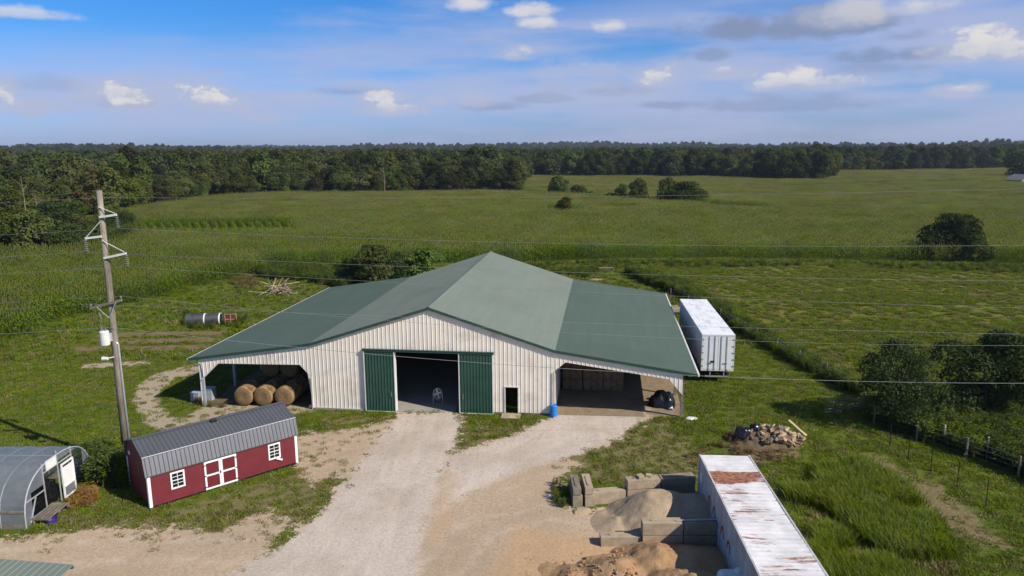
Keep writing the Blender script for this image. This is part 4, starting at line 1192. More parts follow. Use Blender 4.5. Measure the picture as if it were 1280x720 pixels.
def shed_door(x0, x1):
    d = MB(); y = -.03; z0, z1 = .13, 1.80; w = .10
    d.b2((x0 + w, y - .012, z0 + w), (x1 - w, y + .012, z1 - w)); o = d.build('door', 'shed_red', shed)
    f = MB()
    f.b2((x0, y - .035, z0), (x0 + w, y + .015, z1)); f.b2((x1 - w, y - .035, z0), (x1, y + .015, z1)); f.b2((x0 + w, y - .035, z1 - w), (x1 - w, y + .015, z1)); f.b2((x0 + w, y - .035, z0), (x1 - w, y + .015, z0 + w))
    f.b2((x0 + w, y - .035, (z0 + z1) / 2 - .05), (x1 - w, y + .014, (z0 + z1) / 2 + .05)); f.build('door_frame', 'white', o)
    hx = x0 + .02 if x0 < 3.7 else x1 - .02
    for z in (.3, .97, 1.6): MB().box((hx, y - .045, z), (.14, .015, .05)).build('hinge', 'black', o)
    return o
d1 = shed_door(2.95, 3.86); shed_door(3.87, 4.78)
MB().box((3.82, -.09, 1.0), (.04, .05, .14)).build('door_handle', 'black', d1)
m = MB()
MB().box((-.05, SW * .5 + 1.1, 2.35), (.06, .2, .2)).build('gable_vent', 'white', shed)

# ------------------------------------------------------------------ hoop greenhouse
gA, gB = G(33, 661), G(116, 597)
gw = (gB - gA).length; gang = math.atan2(gB.y - gA.y, gB.x - gA.x)
gh = thing('hoop_greenhouse', 'arched plastic-covered greenhouse with an open end beside the weeds', 'greenhouse', (gA.x, gA.y, gz_at(gA.x, gA.y)), gang)
# local x along the end wall (0..gw), local y away from the end wall to the west
GH = 2.72
def hoop(t): 
    a = math.pi * t; e = .62
    cx_, sz_ = math.cos(a), math.sin(a)
    return (gw / 2 - gw / 2 * math.copysign(abs(cx_) ** .78, cx_), GH * abs(sz_) ** .72)
GLn = 9.0; NH = 20
hp = [hoop(i / NH) for i in range(NH + 1)]
for k in range(8):
    y = k * 1.28
    MB().tube([(p[0], y, p[1]) for p in hp], .030 if k else .038, 6).build('hoop', 'galv', gh)
m = MB()
for i in range(NH):
    a, b = hp[i], hp[i + 1]
    m.add([(a[0], 0, a[1]), (b[0], 0, b[1]), (b[0], GLn, b[1]), (a[0], GLn, a[1])], [(0, 1, 2, 3)])
cov = m.build('cover', 'film', gh, smooth=True); cov.scale = (1.004, 1, 1.012); cov.location = (-.012, 0, 0)
for zz in (.9,):
    for xx in (.02, gw - .02): MB().b2((xx - .03, 0, zz - .06), (xx + .03, GLn, zz + .06)).build('side_rail', 'wood_grey', gh)
for xx in (.02, gw - .02): MB().b2((xx - .03, .02, -.1), (xx + .03, GLn, .2)).build('base_board', 'wood_grey', gh)
MB().tube([(gw / 2, 0, GH - .04), (gw / 2, GLn, GH - .04)], .025, 6).build('ridge_pole', 'aluminium', gh)
# end wall film, torn open in the middle
def end_panel(i0, i1, zlow):
    m = MB()
    for i in range(i0, i1):
        a, b = hp[i], hp[i + 1]
        m.add([(a[0], .03, min(zlow, a[1])), (b[0], .03, min(zlow, b[1])), (b[0], .03, b[1]), (a[0], .03, a[1])], [(0, 1, 2, 3)])
    m.build('end_film', 'film', gh)
end_panel(0, 5, .0); end_panel(5, 8, 1.6); end_panel(8, 15, 2.35); end_panel(15, 20, .0)
for a, b in (((1.75, 0, 0), (1.75, 0, 2.75)), ((3.0, 0, 0), (3.0, 0, 2.95)), ((4.25, 0, 0), (4.25, 0, 2.7)), ((1.75, 0, 2.2), (4.25, 0, 2.2)), ((.25, 0, 1.3), (1.75, 0, 1.3)), ((.4, 0, .1), (1.0, 0, 1.25))):
    MB().bar(a, b, .05).build('end_stud', 'galv', gh)
# louvred vent and door panel
m = MB(); m.b2((2.0, -.06, 2.22), (2.9, -.02, 2.28)); m.b2((2.0, -.06, 2.70), (2.9, -.02, 2.75)); m.b2((2.0, -.06, 2.28), (2.05, -.02, 2.70)); m.b2((2.85, -.06, 2.28), (2.9, -.02, 2.70)); vo = m.build('louvre_vent', 'white_dirty', gh)
for k in range(6): MB().box((2.45, -.04, 2.315 + k * .07), (.78, .05, .02), 0, .6).build('slat', 'white_dirty', vo)
dn = MB(); dx0, dx1 = 3.15, 4.15
for a, b in (((dx0, -.12, .1), (dx0, -.12, 2.05)), ((dx1, -.12, .1), (dx1, -.12, 2.05)), ((dx0 - .03, -.12, 2.05), (dx1 + .03, -.12, 2.05)), ((dx0, -.12, .75), (dx1, -.12, .75)), ((dx0, -.12, .13), (dx1, -.12, .13))): dn.bar(a, b, .075)
do = dn.build('door', 'white', gh)
MB().b2((dx0 + .04, -.125, .79), (dx1 - .04, -.115, 1.85)).build('door_panel', 'white', do); MB().b2((dx0 + .04, -.125, .17), (dx1 - .04, -.118, .71)).build('door_film', 'film', do)
r_ = random.Random(4)
crate_p = None
def crate_mesh():
    m = MB(); w, d, h = .58, .40, .30
    m.b2((-w / 2, -d / 2, 0), (w / 2, d / 2, .03))
    for s_ in (-1, 1):
        for z in (.05, .15, .25): m.b2((-w / 2, s_ * d / 2 - .012, z), (w / 2, s_ * d / 2 + .012, z + .05)); m.b2((s_ * w / 2 - .012, -d / 2 + .013, z), (s_ * w / 2 + .012, d / 2 - .013, z + .05))
        for t in (-1, 1): m.b2((s_ * w / 2 - .03, t * d / 2 - .03, 0.03), (s_ * w / 2 + .03, t * d / 2 + .03, .31))
    return m.build('plastic_crate', 'black_plastic')
gmat = Matrix.Translation(gh.location) @ Matrix.Rotation(gang, 4, 'Z')
for col_ in range(3):
    for lev in range((4, 5, 4)[col_]):
        p = gmat @ Vector((1.55 + col_ * .62, .45 + .08 * r_.random(), .02 + lev * .315))
        if crate_p is None: crate_p = crate_mesh(); o = crate_p
        else: o = dup(crate_p)
        o.location = p; o.rotation_euler = (0, 0, gang + r_.uniform(-.08, .08))
        tag(o, 'black plastic crate stacked inside the open end of the greenhouse', 'crate', 'crates in the greenhouse')
# pallet bench by the end wall with a purple tub under it
pp = gmat @ Vector((.75, -.55, 0))
pal = thing('pallet', 'weathered slatted pallet laid flat against the greenhouse end', 'pallet', (pp.x, pp.y, gz_at(pp.x, pp.y)), gang)
for k in range(5): MB().b2((-.35 + 0, -.45 + k * .2, .36), (1.35, -.45 + k * .2 + .13, .385)).build('slat', 'wood_grey', pal)
for xx in (-.3, .5, 1.28): MB().b2((xx - .04, -.45, .25), (xx + .04, .5, .358)).build('bearer', 'wood_grey', pal)
for xx, yy in ((-.3, -.4), (1.28, -.4), (-.3, .44), (1.28, .44)): MB().b2((xx - .04, yy - .04, -.05), (xx + .04, yy + .04, .249)).build('leg', 'wood_grey', pal)
pt = gmat @ Vector((.65, -.85, 0))
def tub(x, y, r, h, mat, label, name='plastic_tub', cat='tub'):
    m = MB(); n = 20; pr = [(.0, .012), (r * .85, .012), (r, h), (r + .03, h), (r + .03, h - .03), (r * 1.0 - .02 + .025, h - .035), (r * .88, 0), (0, 0)]
    vs = []; fs = []
    for (a, z) in pr:
        for k in range(n): vs.append((a * math.cos(6.2832 * k / n), a * math.sin(6.2832 * k / n), z))
    for i in range(len(pr) - 1):
        for k in range(n): fs.append((i * n + k, i * n + (k + 1) % n, (i + 1) * n + (k + 1) % n, (i + 1) * n + k))
    m.add(vs, fs); o = m.build(name, mat); o.location = (x, y, gz_at(x, y)); return tag(o, label, cat)
tub(pt.x + .05, pt.y, .26, .22, 'purple_plastic', 'purple plastic tub pushed under the slatted pallet')

# ------------------------------------------------------------------ green roof at the lower corner
p0 = atY(92, 707, 1.0); 
def Gz(u, v, z):
    d = ray(u, v); t = (z - CAM_H) / d[2]; return Vector((d[0] * t, d[1] * t, z))
ra, rb = Gz(-60, 694, 2.75), Gz(91, 706, 2.75)
lt = thing('open_shelter', 'small open shelter with a green metal roof beside the dirt yard', 'shelter', (rb.x, rb.y, gz_at(rb.x, rb.y)), math.atan2(rb.y - ra.y, rb.x - ra.x))
m = MB(); m.add([(-7, 0, 2.75), (0, 0, 2.75), (0, -3.6, 2.42), (-7, -3.6, 2.42), (-7, 0, 2.69), (0, 0, 2.69), (0, -3.6, 2.36), (-7, -3.6, 2.36)], [(0, 1, 2, 3), (7, 6, 5, 4), (0, 4, 5, 1), (1, 5, 6, 2), (2, 6, 7, 3), (3, 7, 4, 0)])
for k in range(23):
    x = -6.85 + k * .3; m.add([(x - .02, 0, 2.751), (x - .02, -3.6, 2.421), (x, -3.6, 2.446), (x, 0, 2.776), (x + .02, -3.6, 2.421), (x + .02, 0, 2.751)], [(0, 1, 2, 3), (3, 2, 4, 5)])
m.build('roof', 'roof_main', lt)
MB().b2((-7, -.05, 2.58), (0, -.004 + .04, 2.686)).build('fascia', 'trim_green', lt)
for xx, yy in ((-.55, -.5), (-6.5, -.5), (-.55, -3.2), (-6.5, -3.2)): MB().b2((xx - .08, yy - .08, -.2), (xx + .08, yy + .08, 2.34 + (yy + 3.6) * .09)).build('post', 'wood_grey', lt)

# ------------------------------------------------------------------ hay in the barn
def lathe_y(m, prof, n=24, mi=0):
    """profile (radius, y) turned round the y axis"""
    vs = []; fs = []
    for (r, y) in prof:
        for k in range(n): vs.append((r * math.cos(6.28318 * k / n), y, r * math.sin(6.28318 * k / n)))
    for i in range(len(prof) - 1):
        for k in range(n): fs.append((i * n + k, i * n + (k + 1) % n, (i + 1) * n + (k + 1) % n, (i + 1) * n + k))
    return m.add(vs, fs, mi)
BR = .77
m = MB(); lathe_y(m, [(.02, -.70), (BR * .45, -.73), (BR * .85, -.72), (BR * .97, -.66), (BR, -.5), (BR * .995, 0), (BR, .5), (BR * .97, .66), (BR * .85, .72), (.02, .70)], 28)
bale0 = m.build('round_bale', 'hay', smooth=True)
tw = bpy.data.textures.new('bale_lumps', 'CLOUDS'); tw.noise_scale = .35
md = bale0.modifiers.new('lumps', 'DISPLACE'); md.texture = tw; md.strength = .07; md.mid_level = .5
nb = 0
def place_bale(x, y, lev, label):
    global nb
    o = bale0 if nb == 0 else dup(bale0); nb += 1
    p = barn_w(x, y, barn_g(x, y) + .03 + BR + lev * 1.33)
    o.location = p; o.rotation_euler = (0, random.uniform(0, 6), 0)
    o.rotation_euler = Matrix.Rotation(-BYAW + random.uniform(-.03, .03), 4, 'Z').to_euler()
    tag(o, label, 'hay bale', 'round bales in the lean-to')
xs_ = (-14.85, -13.28, -11.62)
for k, x in enumerate(xs_):
    place_bale(x, 1.05 + .05 * k, 0, ('front round bale closest to the open side of the lean-to', 'middle of the three front round bales', 'front round bale closest to the barn wall')[k])
for j in range(1, 6):
    for x in xs_: place_bale(x + random.uniform(-.05, .05), 1.08 + j * 1.50, 0, 'round bale on the ground in the dark rows of the lean-to')
for j in range(2, 6):
    for x in (-14.05, -12.45): place_bale(x, 1.08 + j * 1.50, 1, 'round bale lying on top of the ground rows in the lean-to')
# big square bales in the other lean-to
def square_bale():
    m = MB(); m.box((0, 0, .45), (1.55, 1.15, .88))
    for xx in (-.45, 0, .45): m.box((xx, 0, .45), (.02, 1.17, .90))
    o = m.build('square_bale', 'wood_brown', bevel=.05); return o
sb0 = square_bale(); ns = 0
for row, yy in enumerate((6.2, 7.5)):
    for k in range(3):
        for lev in range(3 - (k == 2)):
            o = sb0 if ns == 0 else dup(sb0); ns += 1
            x = 10.15 + k * 1.62
            o.location = barn_w(x, yy + random.uniform(-.05, .05), barn_g(x, yy) + .03 + lev * .905); o.rotation_euler = (0, 0, -BYAW + random.uniform(-.04, .04))
            tag(o, 'large square hay bale stacked in the lean-to opposite the round bales', 'hay bale', 'square bales in the lean-to')

# things around the barn front
def drum(x, y, r, h, mat, label, name='plastic_drum', cat='barrel'):
    m = MB(); n = 20; pr = [(0, 0), (r * .92, 0), (r, .04), (r, h * .32), (r * 1.03, h * .34), (r, h * .36), (r, h * .64), (r * 1.03, h * .66), (r, h * .68), (r, h - .05), (r * .9, h), (r * .88, h - .03), (0, h - .03)]
    vs = []; fs = []
    for (a, z) in pr:
        for k in range(n): vs.append((a * math.cos(6.2832 * k / n), a * math.sin(6.2832 * k / n), z))
    for i in range(len(pr) - 1):
        for k in range(n): fs.append((i * n + k, i * n + (k + 1) % n, (i + 1) * n + (k + 1) % n, (i + 1) * n + k))
    m.add(vs, fs); o = m.build(name, mat); o.location = (x, y, gz_at(x, y)); return tag(o, label, cat)
p = barn_w(9.05, -.05); drum(p.x, p.y, .28, .82, 'blue_plastic', 'bright blue plastic drum at the corner of the lean-to opening')
def rock(x, y, sx_, sy_, sz_, label, mat='concrete', seed=0, name='stone', cat='stone'):
    r = random.Random(seed); bm = bmesh.new(); bmesh.ops.create_icosphere(bm, subdivisions=2, radius=1)
    for v in bm.verts: v.co = Vector((v.co.x * sx_, v.co.y * sy_, max(-.25, v.co.z) * sz_)) * (1 + r.uniform(-.16, .16))
    me = bpy.data.meshes.new(name); bm.to_mesh(me); bm.free(); me.materials.append(M[mat]); o = bpy.data.objects.new(name, me); C.objects.link(o)
    o.location = (x, y, gz_at(x, y) + .02); return tag(o, label, cat)
p = G(864, 524); rock(p.x, p.y, .42, .3, .14, 'pale flat stone on the grass past the lean-to corner post', 'white_dirty', 3)
p = G(390, 509); rock(p.x, p.y, .25, .18, .2, 'white crumpled scrap at the foot of the barn wall near the bales', 'white', 4, 'scrap', 'scrap')
p = G(688, 621); rock(p.x, p.y, .26, .16, .12, 'pale stone lying on the thin grass before the block walls', 'white_dirty', 6)
p = G(727, 640); rock(p.x, p.y, .55, .4, .2, 'pale dusty heap at the mouth of the sand bay', 'sand', 7, 'gravel_heap', 'gravel heap')
p = G(246, 501); t = thing('feed_bin', 'weathered grey bin by the lean-to corner post, set half behind the other', 'bin', (p.x, p.y, p.z), -.1)
MB().box((0, 0, .35), (.7, .6, .7)).build('body', 'grey_box', t, bevel=.03); MB().box((0, 0, .725), (.76, .66, .05)).build('lid', 'grey_box', t)
p = G(262, 499); t = thing('feed_bin', 'larger grey bin standing just inside the lean-to corner post', 'bin', (p.x, p.y, p.z), -.1)
MB().box((0, 0, .45), (.85, .75, .9)).build('body', 'grey_box', t, bevel=.03); MB().box((0, 0, .925), (.9, .8, .05)).build('lid', 'grey_box', t)
# drum fan just inside the big doors
p = barn_w(.15, 1.6, barn_g(0, .3) + .03)
FS = .58
fan = thing('drum_fan', 'round silver drum fan on a stand inside the open barn doors', 'fan', p, -BYAW)
m = MB(); lathe_y(m, [(.56, -.16), (.60, -.16), (.60, .16), (.56, .16), (.56, -.16)], 28); o = m.build('housing', 'galv', fan, (0, 0, 1.25), smooth=True)
g_ = MB()
for k in range(5): rr = .11 * (k + 1); g_.tube([(rr * math.cos(a), -.17, rr * math.sin(a)) for a in np.linspace(0, 6.28319, 25)], .006, 4)
for k in range(12): a = k * math.pi / 6; g_.bar((.04 * math.cos(a), -.17, .04 * math.sin(a)), (.57 * math.cos(a), -.17, .57 * math.sin(a)), .01)
g_.build('grille', 'galv', o)
for k in range(4):
    a = k * math.pi / 2 + .3; q = MB(); q.box((.27, 0, 0), (.44, .015, .22), 0, .5); b_ = q.build('blade', 'aluminium', o); b_.rotation_euler = (0, -a, 0)
MB().tube([(0, -.09, 0), (0, .12, 0)], .1, 12).build('hub', 'steel', o)
for s_ in (-1, 1):
    MB().bar((s_ * .62, 0, .05), (s_ * .62, 0, 1.3), .05).build('upright', 'steel', fan); MB().bar((s_ * .62, -.4, .05), (s_ * .62, .4, .05), .06).build('foot', 'steel', fan)
MB().bar((-.6, 0, .1), (.6, 0, .1), .05).build('crossbar', 'steel', fan)
fan.scale = (FS, FS, FS * 1.25)

# black tarp-covered heap in the sunlit corner of the lean-to
def tarp_heap(loc, rz, w, d, h, mat, label, seed, name='tarp_heap', cat='tarp'):
    r = np.random.default_rng(seed); n = 26; V = []; Q = []
    for j in range(n + 1):
        for i in range(n + 1):
            a, b = i / n * 2 - 1, j / n * 2 - 1
            e = max(0, 1 - (abs(a) ** 2.6 + abs(b) ** 2.6)) ** .42
            z = h * e * (1 + .22 * math.sin(3.1 * a + 2 * b + seed) * math.cos(4.2 * b)) + .05 * math.sin(9 * a + 7 * b) * e
            V.append((a * w / 2 * (1 - .06 * math.sin(5 * b)), b * d / 2 * (1 - .07 * math.sin(6 * a)), max(z, .01)))
    for j in range(n):
        for i in range(n): k = j * (n + 1) + i; Q.append((k, k + 1, k + n + 2, k + n + 1))
    o = npmesh(name, V, Q, mat, smooth=True); o.location = loc; o.rotation_euler = (0, 0, rz)
    return tag(o, label, cat)
p = barn_w(16.95, 2.6, barn_g(17, 2.5) + .015)
tarp_heap(p, -.5, 1.9, 1.5, 1.0, 'black_plastic', 'glossy black tarp-covered heap in the sunny corner of the lean-to', 2)
p = barn_w(17.0, 3.6, barn_g(17, 3.6) + .015)
tub(p.x, p.y, .28, .75, 'blue_plastic', 'small blue tub tucked behind the black tarp heap')

# ------------------------------------------------------------------ white semi trailer beside the barn
TX, TY, TA = 15.23, 56.25, .099
tz = gz_at(TX, TY)
trl = thing('semi_trailer', 'long white box semi trailer parked along the barn', 'trailer', (TX, TY, tz), -TA)
TW, TLn, TT, TB = 2.58, 14.0, 4.05, 1.15
m = MB(); m.b2((.03, .06, TB), (TW - .03, TLn, TT - .06)); body = m.build('box', 'white_dirty', trl)
for k in range(24):
    for xx, s_ in ((.03, -1), (TW - .03, 1)):
        y = .4 + k * .575; MB().b2((min(xx, xx + s_ * .022), y - .03, TB + .1), (max(xx, xx + s_ * .022), y + .03, TT - .12)).build('side_post', 'white_dirty', body)
m = MB(); m.b2((0, .0, TT - .059), (TW, TLn + .02, TT)); m.build('roof', 'trailer_roof', trl)
for xx in (.02, TW - .02): MB().b2((xx - .03, .02, TT - .18), (xx + .03, TLn, TT - .062)).build('top_rail', 'aluminium', trl)
for xx in (.02, TW - .02): MB().b2((xx - .03, .02, TB - .14), (xx + .03, TLn, TB + .08)).build('bottom_rail', 'steel', trl)
f = MB(); f.b2((-.005, -.005, TB - .12), (.09, .10, TT - .062)); f.b2((TW - .09, -.005, TB - .12), (TW + .005, .10, TT - .062)); f.b2((.09, -.005, TT - .17), (TW - .09, .1, TT - .062)); f.b2((.09, -.005, TB - .12), (TW - .09, .1, TB + .05)); f.build('rear_frame', 'white_dirty', trl)
for s_ in range(2):
    xa_, xb_ = (.10, TW / 2 - .012) if s_ == 0 else (TW / 2 + .012, TW - .10)
    d = MB(); d.b2((xa_, .0, TB + .06), (xb_, .055, TT - .18)); do_ = d.build('rear_door', 'white', trl)
    for q in (.42, .80):
        xx = xa_ + (xb_ - xa_) * (q if s_ == 0 else 1 - q); rod = MB().tube([(xx, -.035, TB - .02), (xx, -.035, TT - .12)], .02, 6).build('lock_rod', 'steel', do_)
    for z in np.linspace(TB + .3, TT - .4, 5):
        xx = .06 if s_ == 0 else TW - .06; MB().box((xx, -.02, z), (.2, .03, .07)).build('hinge', 'steel', do_)
    MB().box(((xa_ + xb_) / 2, -.045, TB + .55), (.3, .03, .06)).build('latch', 'steel', do_)
MB().box((TW / 2 - .42, -.012, TB + .65), (.3, .02, .16)).build('plate', 'black', trl)
m = MB(); m.bar((.35, .1, .55), (TW - .35, .1, .55), .10, .12); ug = m.build('underride_bar', 'steel', trl)
for xx in (.75, TW - .75): MB().bar((xx, .1, .6), (xx, .12, TB - .1), .09).build('underride_upright', 'steel', ug)
for k in range(3):
    for s_ in (-1, 1): MB().box((TW / 2 + s_ * (.75), -.01, TB - .035 + 0 * k), (.16, .03, .06)).build('tail_lamp', 'orange_paint', trl) if k == 0 else None
for k, yy in enumerate((1.5, 2.75)):
    ax = MB().tube([(.35, yy, .52), (TW - .35, yy, .52)], .07, 8).build('axle', 'black', trl)
    for xx in (.28, .60, TW - .60, TW - .28):
        w = MB(); vs = MB()
        n = 20; pr = [(.27, -.12), (.47, -.13), (.515, -.09), (.515, .09), (.47, .13), (.27, .12)]
        V = []; Q = []
        for (r_2, xo_) in pr:
            for j in range(n): V.append((xx + xo_, yy + r_2 * math.cos(6.2832 * j / n), .52 + r_2 * math.sin(6.2832 * j / n)))
        for i in range(len(pr) - 1):
            for j in range(n): Q.append((i * n + j, i * n + (j + 1) % n, (i + 1) * n + (j + 1) % n, (i + 1) * n + j))
        wo_ = MB().add(V, Q).build('tyre', 'rubber', trl); MB().tube([(xx - .08, yy, .52), (xx + .08, yy, .52)], .26, 14).build('rim', 'white_dirty', wo_)
for xx in (.6, TW - .6): MB().bar((xx, 11.2, .0), (xx, 11.2, TB - .1), .14).build('landing_leg', 'steel', trl)
for xx in (.7, TW - .7): MB().bar((xx, .3, TB - .17), (xx, 4.2, TB - .17), .1, .18).build('chassis_rail', 'black', trl)

# ------------------------------------------------------------------ rusty white container by the sand bays
KX, KY, KA, KW, KH = 10.06, 36.56, .052, 2.6, 2.77
kc = thing('shipping_container', 'long rust-streaked white container box beside the sand bays', 'container', (KX, KY, gz_at(KX, KY)), -KA)
KL = 16.2
nV = []; nQ = []; rust = []
def cfun(y): return .018 * (1 if (y / .34) % 1 < .5 else -1)
ys_ = np.arange(0, KL, .085); xs2 = np.linspace(.03, KW - .03, 9)
for y in ys_:
    for x in xs2:
        nV.append((x, -y, KH + .006 * math.sin(y * 18.5) + .012 * math.sin(x * 2.2 + y * .9)))
        rust.append(float(sstep(1.9, 2.15, np.array(y)) * (1 - sstep(3.0, 3.45, np.array(y)))) * 1.0 + .12 * math.exp(-((y - 6.5) / .5) ** 2))
for j in range(len(ys_) - 1):
    for i in range(8): k = j * 9 + i; nQ.append((k + 9, k + 10, k + 1, k))
ro = npmesh('roof', nV, nQ, 'rusty_white', kc); a_ = ro.data.attributes.new('rust', 'FLOAT', 'POINT'); a_.data.foreach_set('value', rust)
sV = []; sQ = []; y = 0.; pts2 = []
while y < KL - .3:                                               # corrugated long sides
    pts2 += [(y, 0), (y + .07, .0), (y + .11, .035), (y + .18, .035), (y + .22, 0)]; y += .28
for nm, x0, s_ in (('side_wall', .0, 1), ('side_wall', KW, -1)):
    m = MB(); V = [(x0 + s_ * d, -q, z) for (q, d) in pts2 for z in (.16, KH - .09)]; m.add(V, [(2 * i, 2 * i + 1, 2 * i + 3, 2 * i + 2) for i in range(len(pts2) - 1)]); m.build(nm, 'container_side', kc)
    MB().b2((x0 - .04 + (s_ < 0) * .0, -KL + .2, KH - .088), (x0 + .04, .0, KH + .022)).build('top_rail', 'container_side', kc)
    MB().b2((x0 - .04, -KL + .2, -.02), (x0 + .04, .0, .158)).build('bottom_rail', 'concrete_dark', kc)
MB().b2((.045, -.06, .0), (KW - .045, -.0, KH - .02)).build('end_wall', 'container_side', kc)
for xx in (0, KW): MB().b2((xx - .055, -.1, -.02), (xx + .055, .02, KH + .026)).build('corner_post', 'container_side', kc)
MB().b2((.05, -KL + .3, .05), (KW - .05, -.1, .15)).build('floor', 'inner_wood', kc)
MB().box((-.012, -.55, 1.75), (.012, .35, .5)).build('placard', 'white', kc)
def ring_mark(y, z, r):                                          # faded red open-ring marks sprayed on the long side
    m = MB(); n = 10; th = .07
    for i in range(n):
        a0, a1 = math.radians(-20 + 220 * i / n), math.radians(-20 + 220 * (i + 1) / n)
        m.add([(-.006, y + (r - th) * math.cos(a0), z + (r - th) * 1.3 * math.sin(a0)), (-.006, y + (r + th) * math.cos(a0), z + (r + th) * 1.3 * math.sin(a0)),
               (-.006, y + (r + th) * math.cos(a1), z + (r + th) * 1.3 * math.sin(a1)), (-.006, y + (r - th) * math.cos(a1), z + (r - th) * 1.3 * math.sin(a1))], [(0, 1, 2, 3)])
    m.build('painted_mark', 'orange_paint', kc)
for y, z in ((-2.6, 1.35), (-3.7, 1.3), (-5.4, 1.2), (-6.6, 1.15)): ring_mark(y, z, .24)
for yy in (-1.4, -5.0): pass

# ------------------------------------------------------------------ concrete block bays with sand and clay
def block(parent, cx, cy, cz, L, rz, h=.62, d=.62, mat='concrete', seed=0):
    r = random.Random(seed); m = MB()
    m.box((0, 0, h / 2), (L, d, h)); m.box((0, 0, h + .02), (L * .55, .14, .04))
    for s_ in (-.3, .3): m.tube([(s_ * L - .07, 0, h), (s_ * L - .05, 0, h + .06), (s_ * L + .05, 0, h + .06), (s_ * L + .07, 0, h)], .012, 5)
    o = m.build('block', mat, parent, (cx, cy, cz), bevel=.035); o.rotation_euler = (r.uniform(-.02, .02), r.uniform(-.015, .015), rz + r.uniform(-.03, .03)); return o
bw = thing('block_wall', 'stepped rear wall of concrete blocks behind the sand heap', 'block wall', (4.2, 36.5, 0), .15)
block(bw, .95, .15, 0, 1.95, 0, .66, .6, 'concrete', 1)
block(bw, 3.02, .25, 0, 1.9, 0, .62, .62, 'concrete', 2); block(bw, 3.0, .25, .66, 1.85, 0, .50, .6, 'concrete', 3)
block(bw, 5.0, .3, 0, 1.95, 0, .62, .62, 'concrete_dark', 4); block(bw, 5.0, .3, .66, 1.95, 0, .45, .6, 'concrete_dark', 5)
MB().box((2.85, .25, 1.28), (.34, .3, .14), .3).build('rubble_lump', 'concrete', bw); MB().box((3.35, .28, 1.27), (.28, .24, .12), -.4).build('rubble_lump', 'concrete', bw)
bw = thing('block_wall', 'pair of weathered concrete blocks standing end-on beside the sand bay', 'block wall', (3.75, 37.1, 0), 1.62)
block(bw, 0, .33, 0, 1.9, 0, .62, .52, 'concrete_dark', 6); block(bw, 0, -.33, 0, 1.9, 0, .62, .52, 'concrete', 7); block(bw, 0, .33, .66, 1.8, 0, .36, .44, 'wood_grey', 8); block(bw, .05, -.33, .66, 1.8, 0, .36, .44, 'concrete', 9)
bw = thing('block_wall', 'middle wall of concrete blocks between the sand and the clay heap', 'block wall', (4.25, 32.3, 0), .0)
block(bw, .95, .1, 0, 1.95, .02, .5, .55, 'concrete', 10)
block(bw, 2.95, .05, 0, 1.95, 0, .62, .62, 'concrete', 11); block(bw, 2.95, .05, .66, 1.95, 0, .60, .6, 'concrete', 12)
block(bw, 4.95, .02, 0, 1.95, 0, .62, .62, 'concrete_dark', 13); block(bw, 4.95, .02, .66, 1.95, 0, .60, .6, 'concrete_dark', 14)
MB().bar((3.6, -.05, 1.31), (5.6, .0, 1.34), .05).build('pipe_rest', 'galv', bw)
def heap(name, x0, x1, y0, y1, fn, mat, label, cat, step=.11, rough=.06, seed=1):
    xs_, ys_ = np.arange(x0, x1, step), np.arange(y0, y1, step); A, B = np.meshgrid(xs_, ys_); P = np.c_[A.ravel(), B.ravel()]
    z = fn(P)
    n = (frac_noise(P, .45, seed) - .5) * rough * 2 + (frac_noise(P, .16, seed + 1) - .5) * rough + (frac_noise(P, 1.3, seed + 2) - .5) * rough * 3
    z = z + n * np.clip(z * 3 + .2, 0, 1); g = zt(P[:, 0], P[:, 1])
    ix = np.arange(len(P)).reshape(len(ys_), len(xs_)); q = np.stack([ix[:-1, :-1], ix[:-1, 1:], ix[1:, 1:], ix[1:, :-1]], -1).reshape(-1, 4)
    q = q[z[q].max(1) > .0]
    sl, iv = np.unique(q.ravel(), return_inverse=True)
    o = npmesh(name, np.c_[P[sl], g[sl] + np.maximum(z[sl], -.03)], iv.reshape(-1, 4), mat, smooth=True); return tag(o, label, cat)
def cone(P, cx, cy, h, rx, ry): return h * (1 - np.hypot((P[:, 0] - cx) / rx, (P[:, 1] - cy) / ry))
heap('sand_pile', 4.0, 10.3, 32.75, 36.55, lambda P: np.maximum.reduce([np.minimum(cone(P, 7.7, 35.0, 1.75, 3.0, 3.0), 1.3), np.minimum(cone(P, 9.6, 34.6, 1.6, 3.0, 3.0), 1.25), cone(P, 5.3, 34.3, .45, 1.6, 1.9)]) - .05, 'sand',
     'smooth grey-brown sand heap between the concrete block walls', 'sand pile', .1, .05, 3)
heap('clay_pile', 0.6, 10.2, 24.5, 32.0, lambda P: np.maximum.reduce([cone(P, 4.6, 29.6, 1.05, 2.2, 2.1), cone(P, 6.6, 30.4, 1.0, 2.6, 2.4), cone(P, 8.4, 30.2, .95, 3.0, 2.4), cone(P, 2.6, 29.0, .75, 1.6, 1.8), cone(P, 7.6, 28.0, 1.2, 3.4, 2.6), cone(P, 1.6, 30.2, .22, .9, 1.3)]) - .04, 'clay',
     'lumpy orange clay heap before the middle block wall', 'dirt pile', .085, .075, 9)
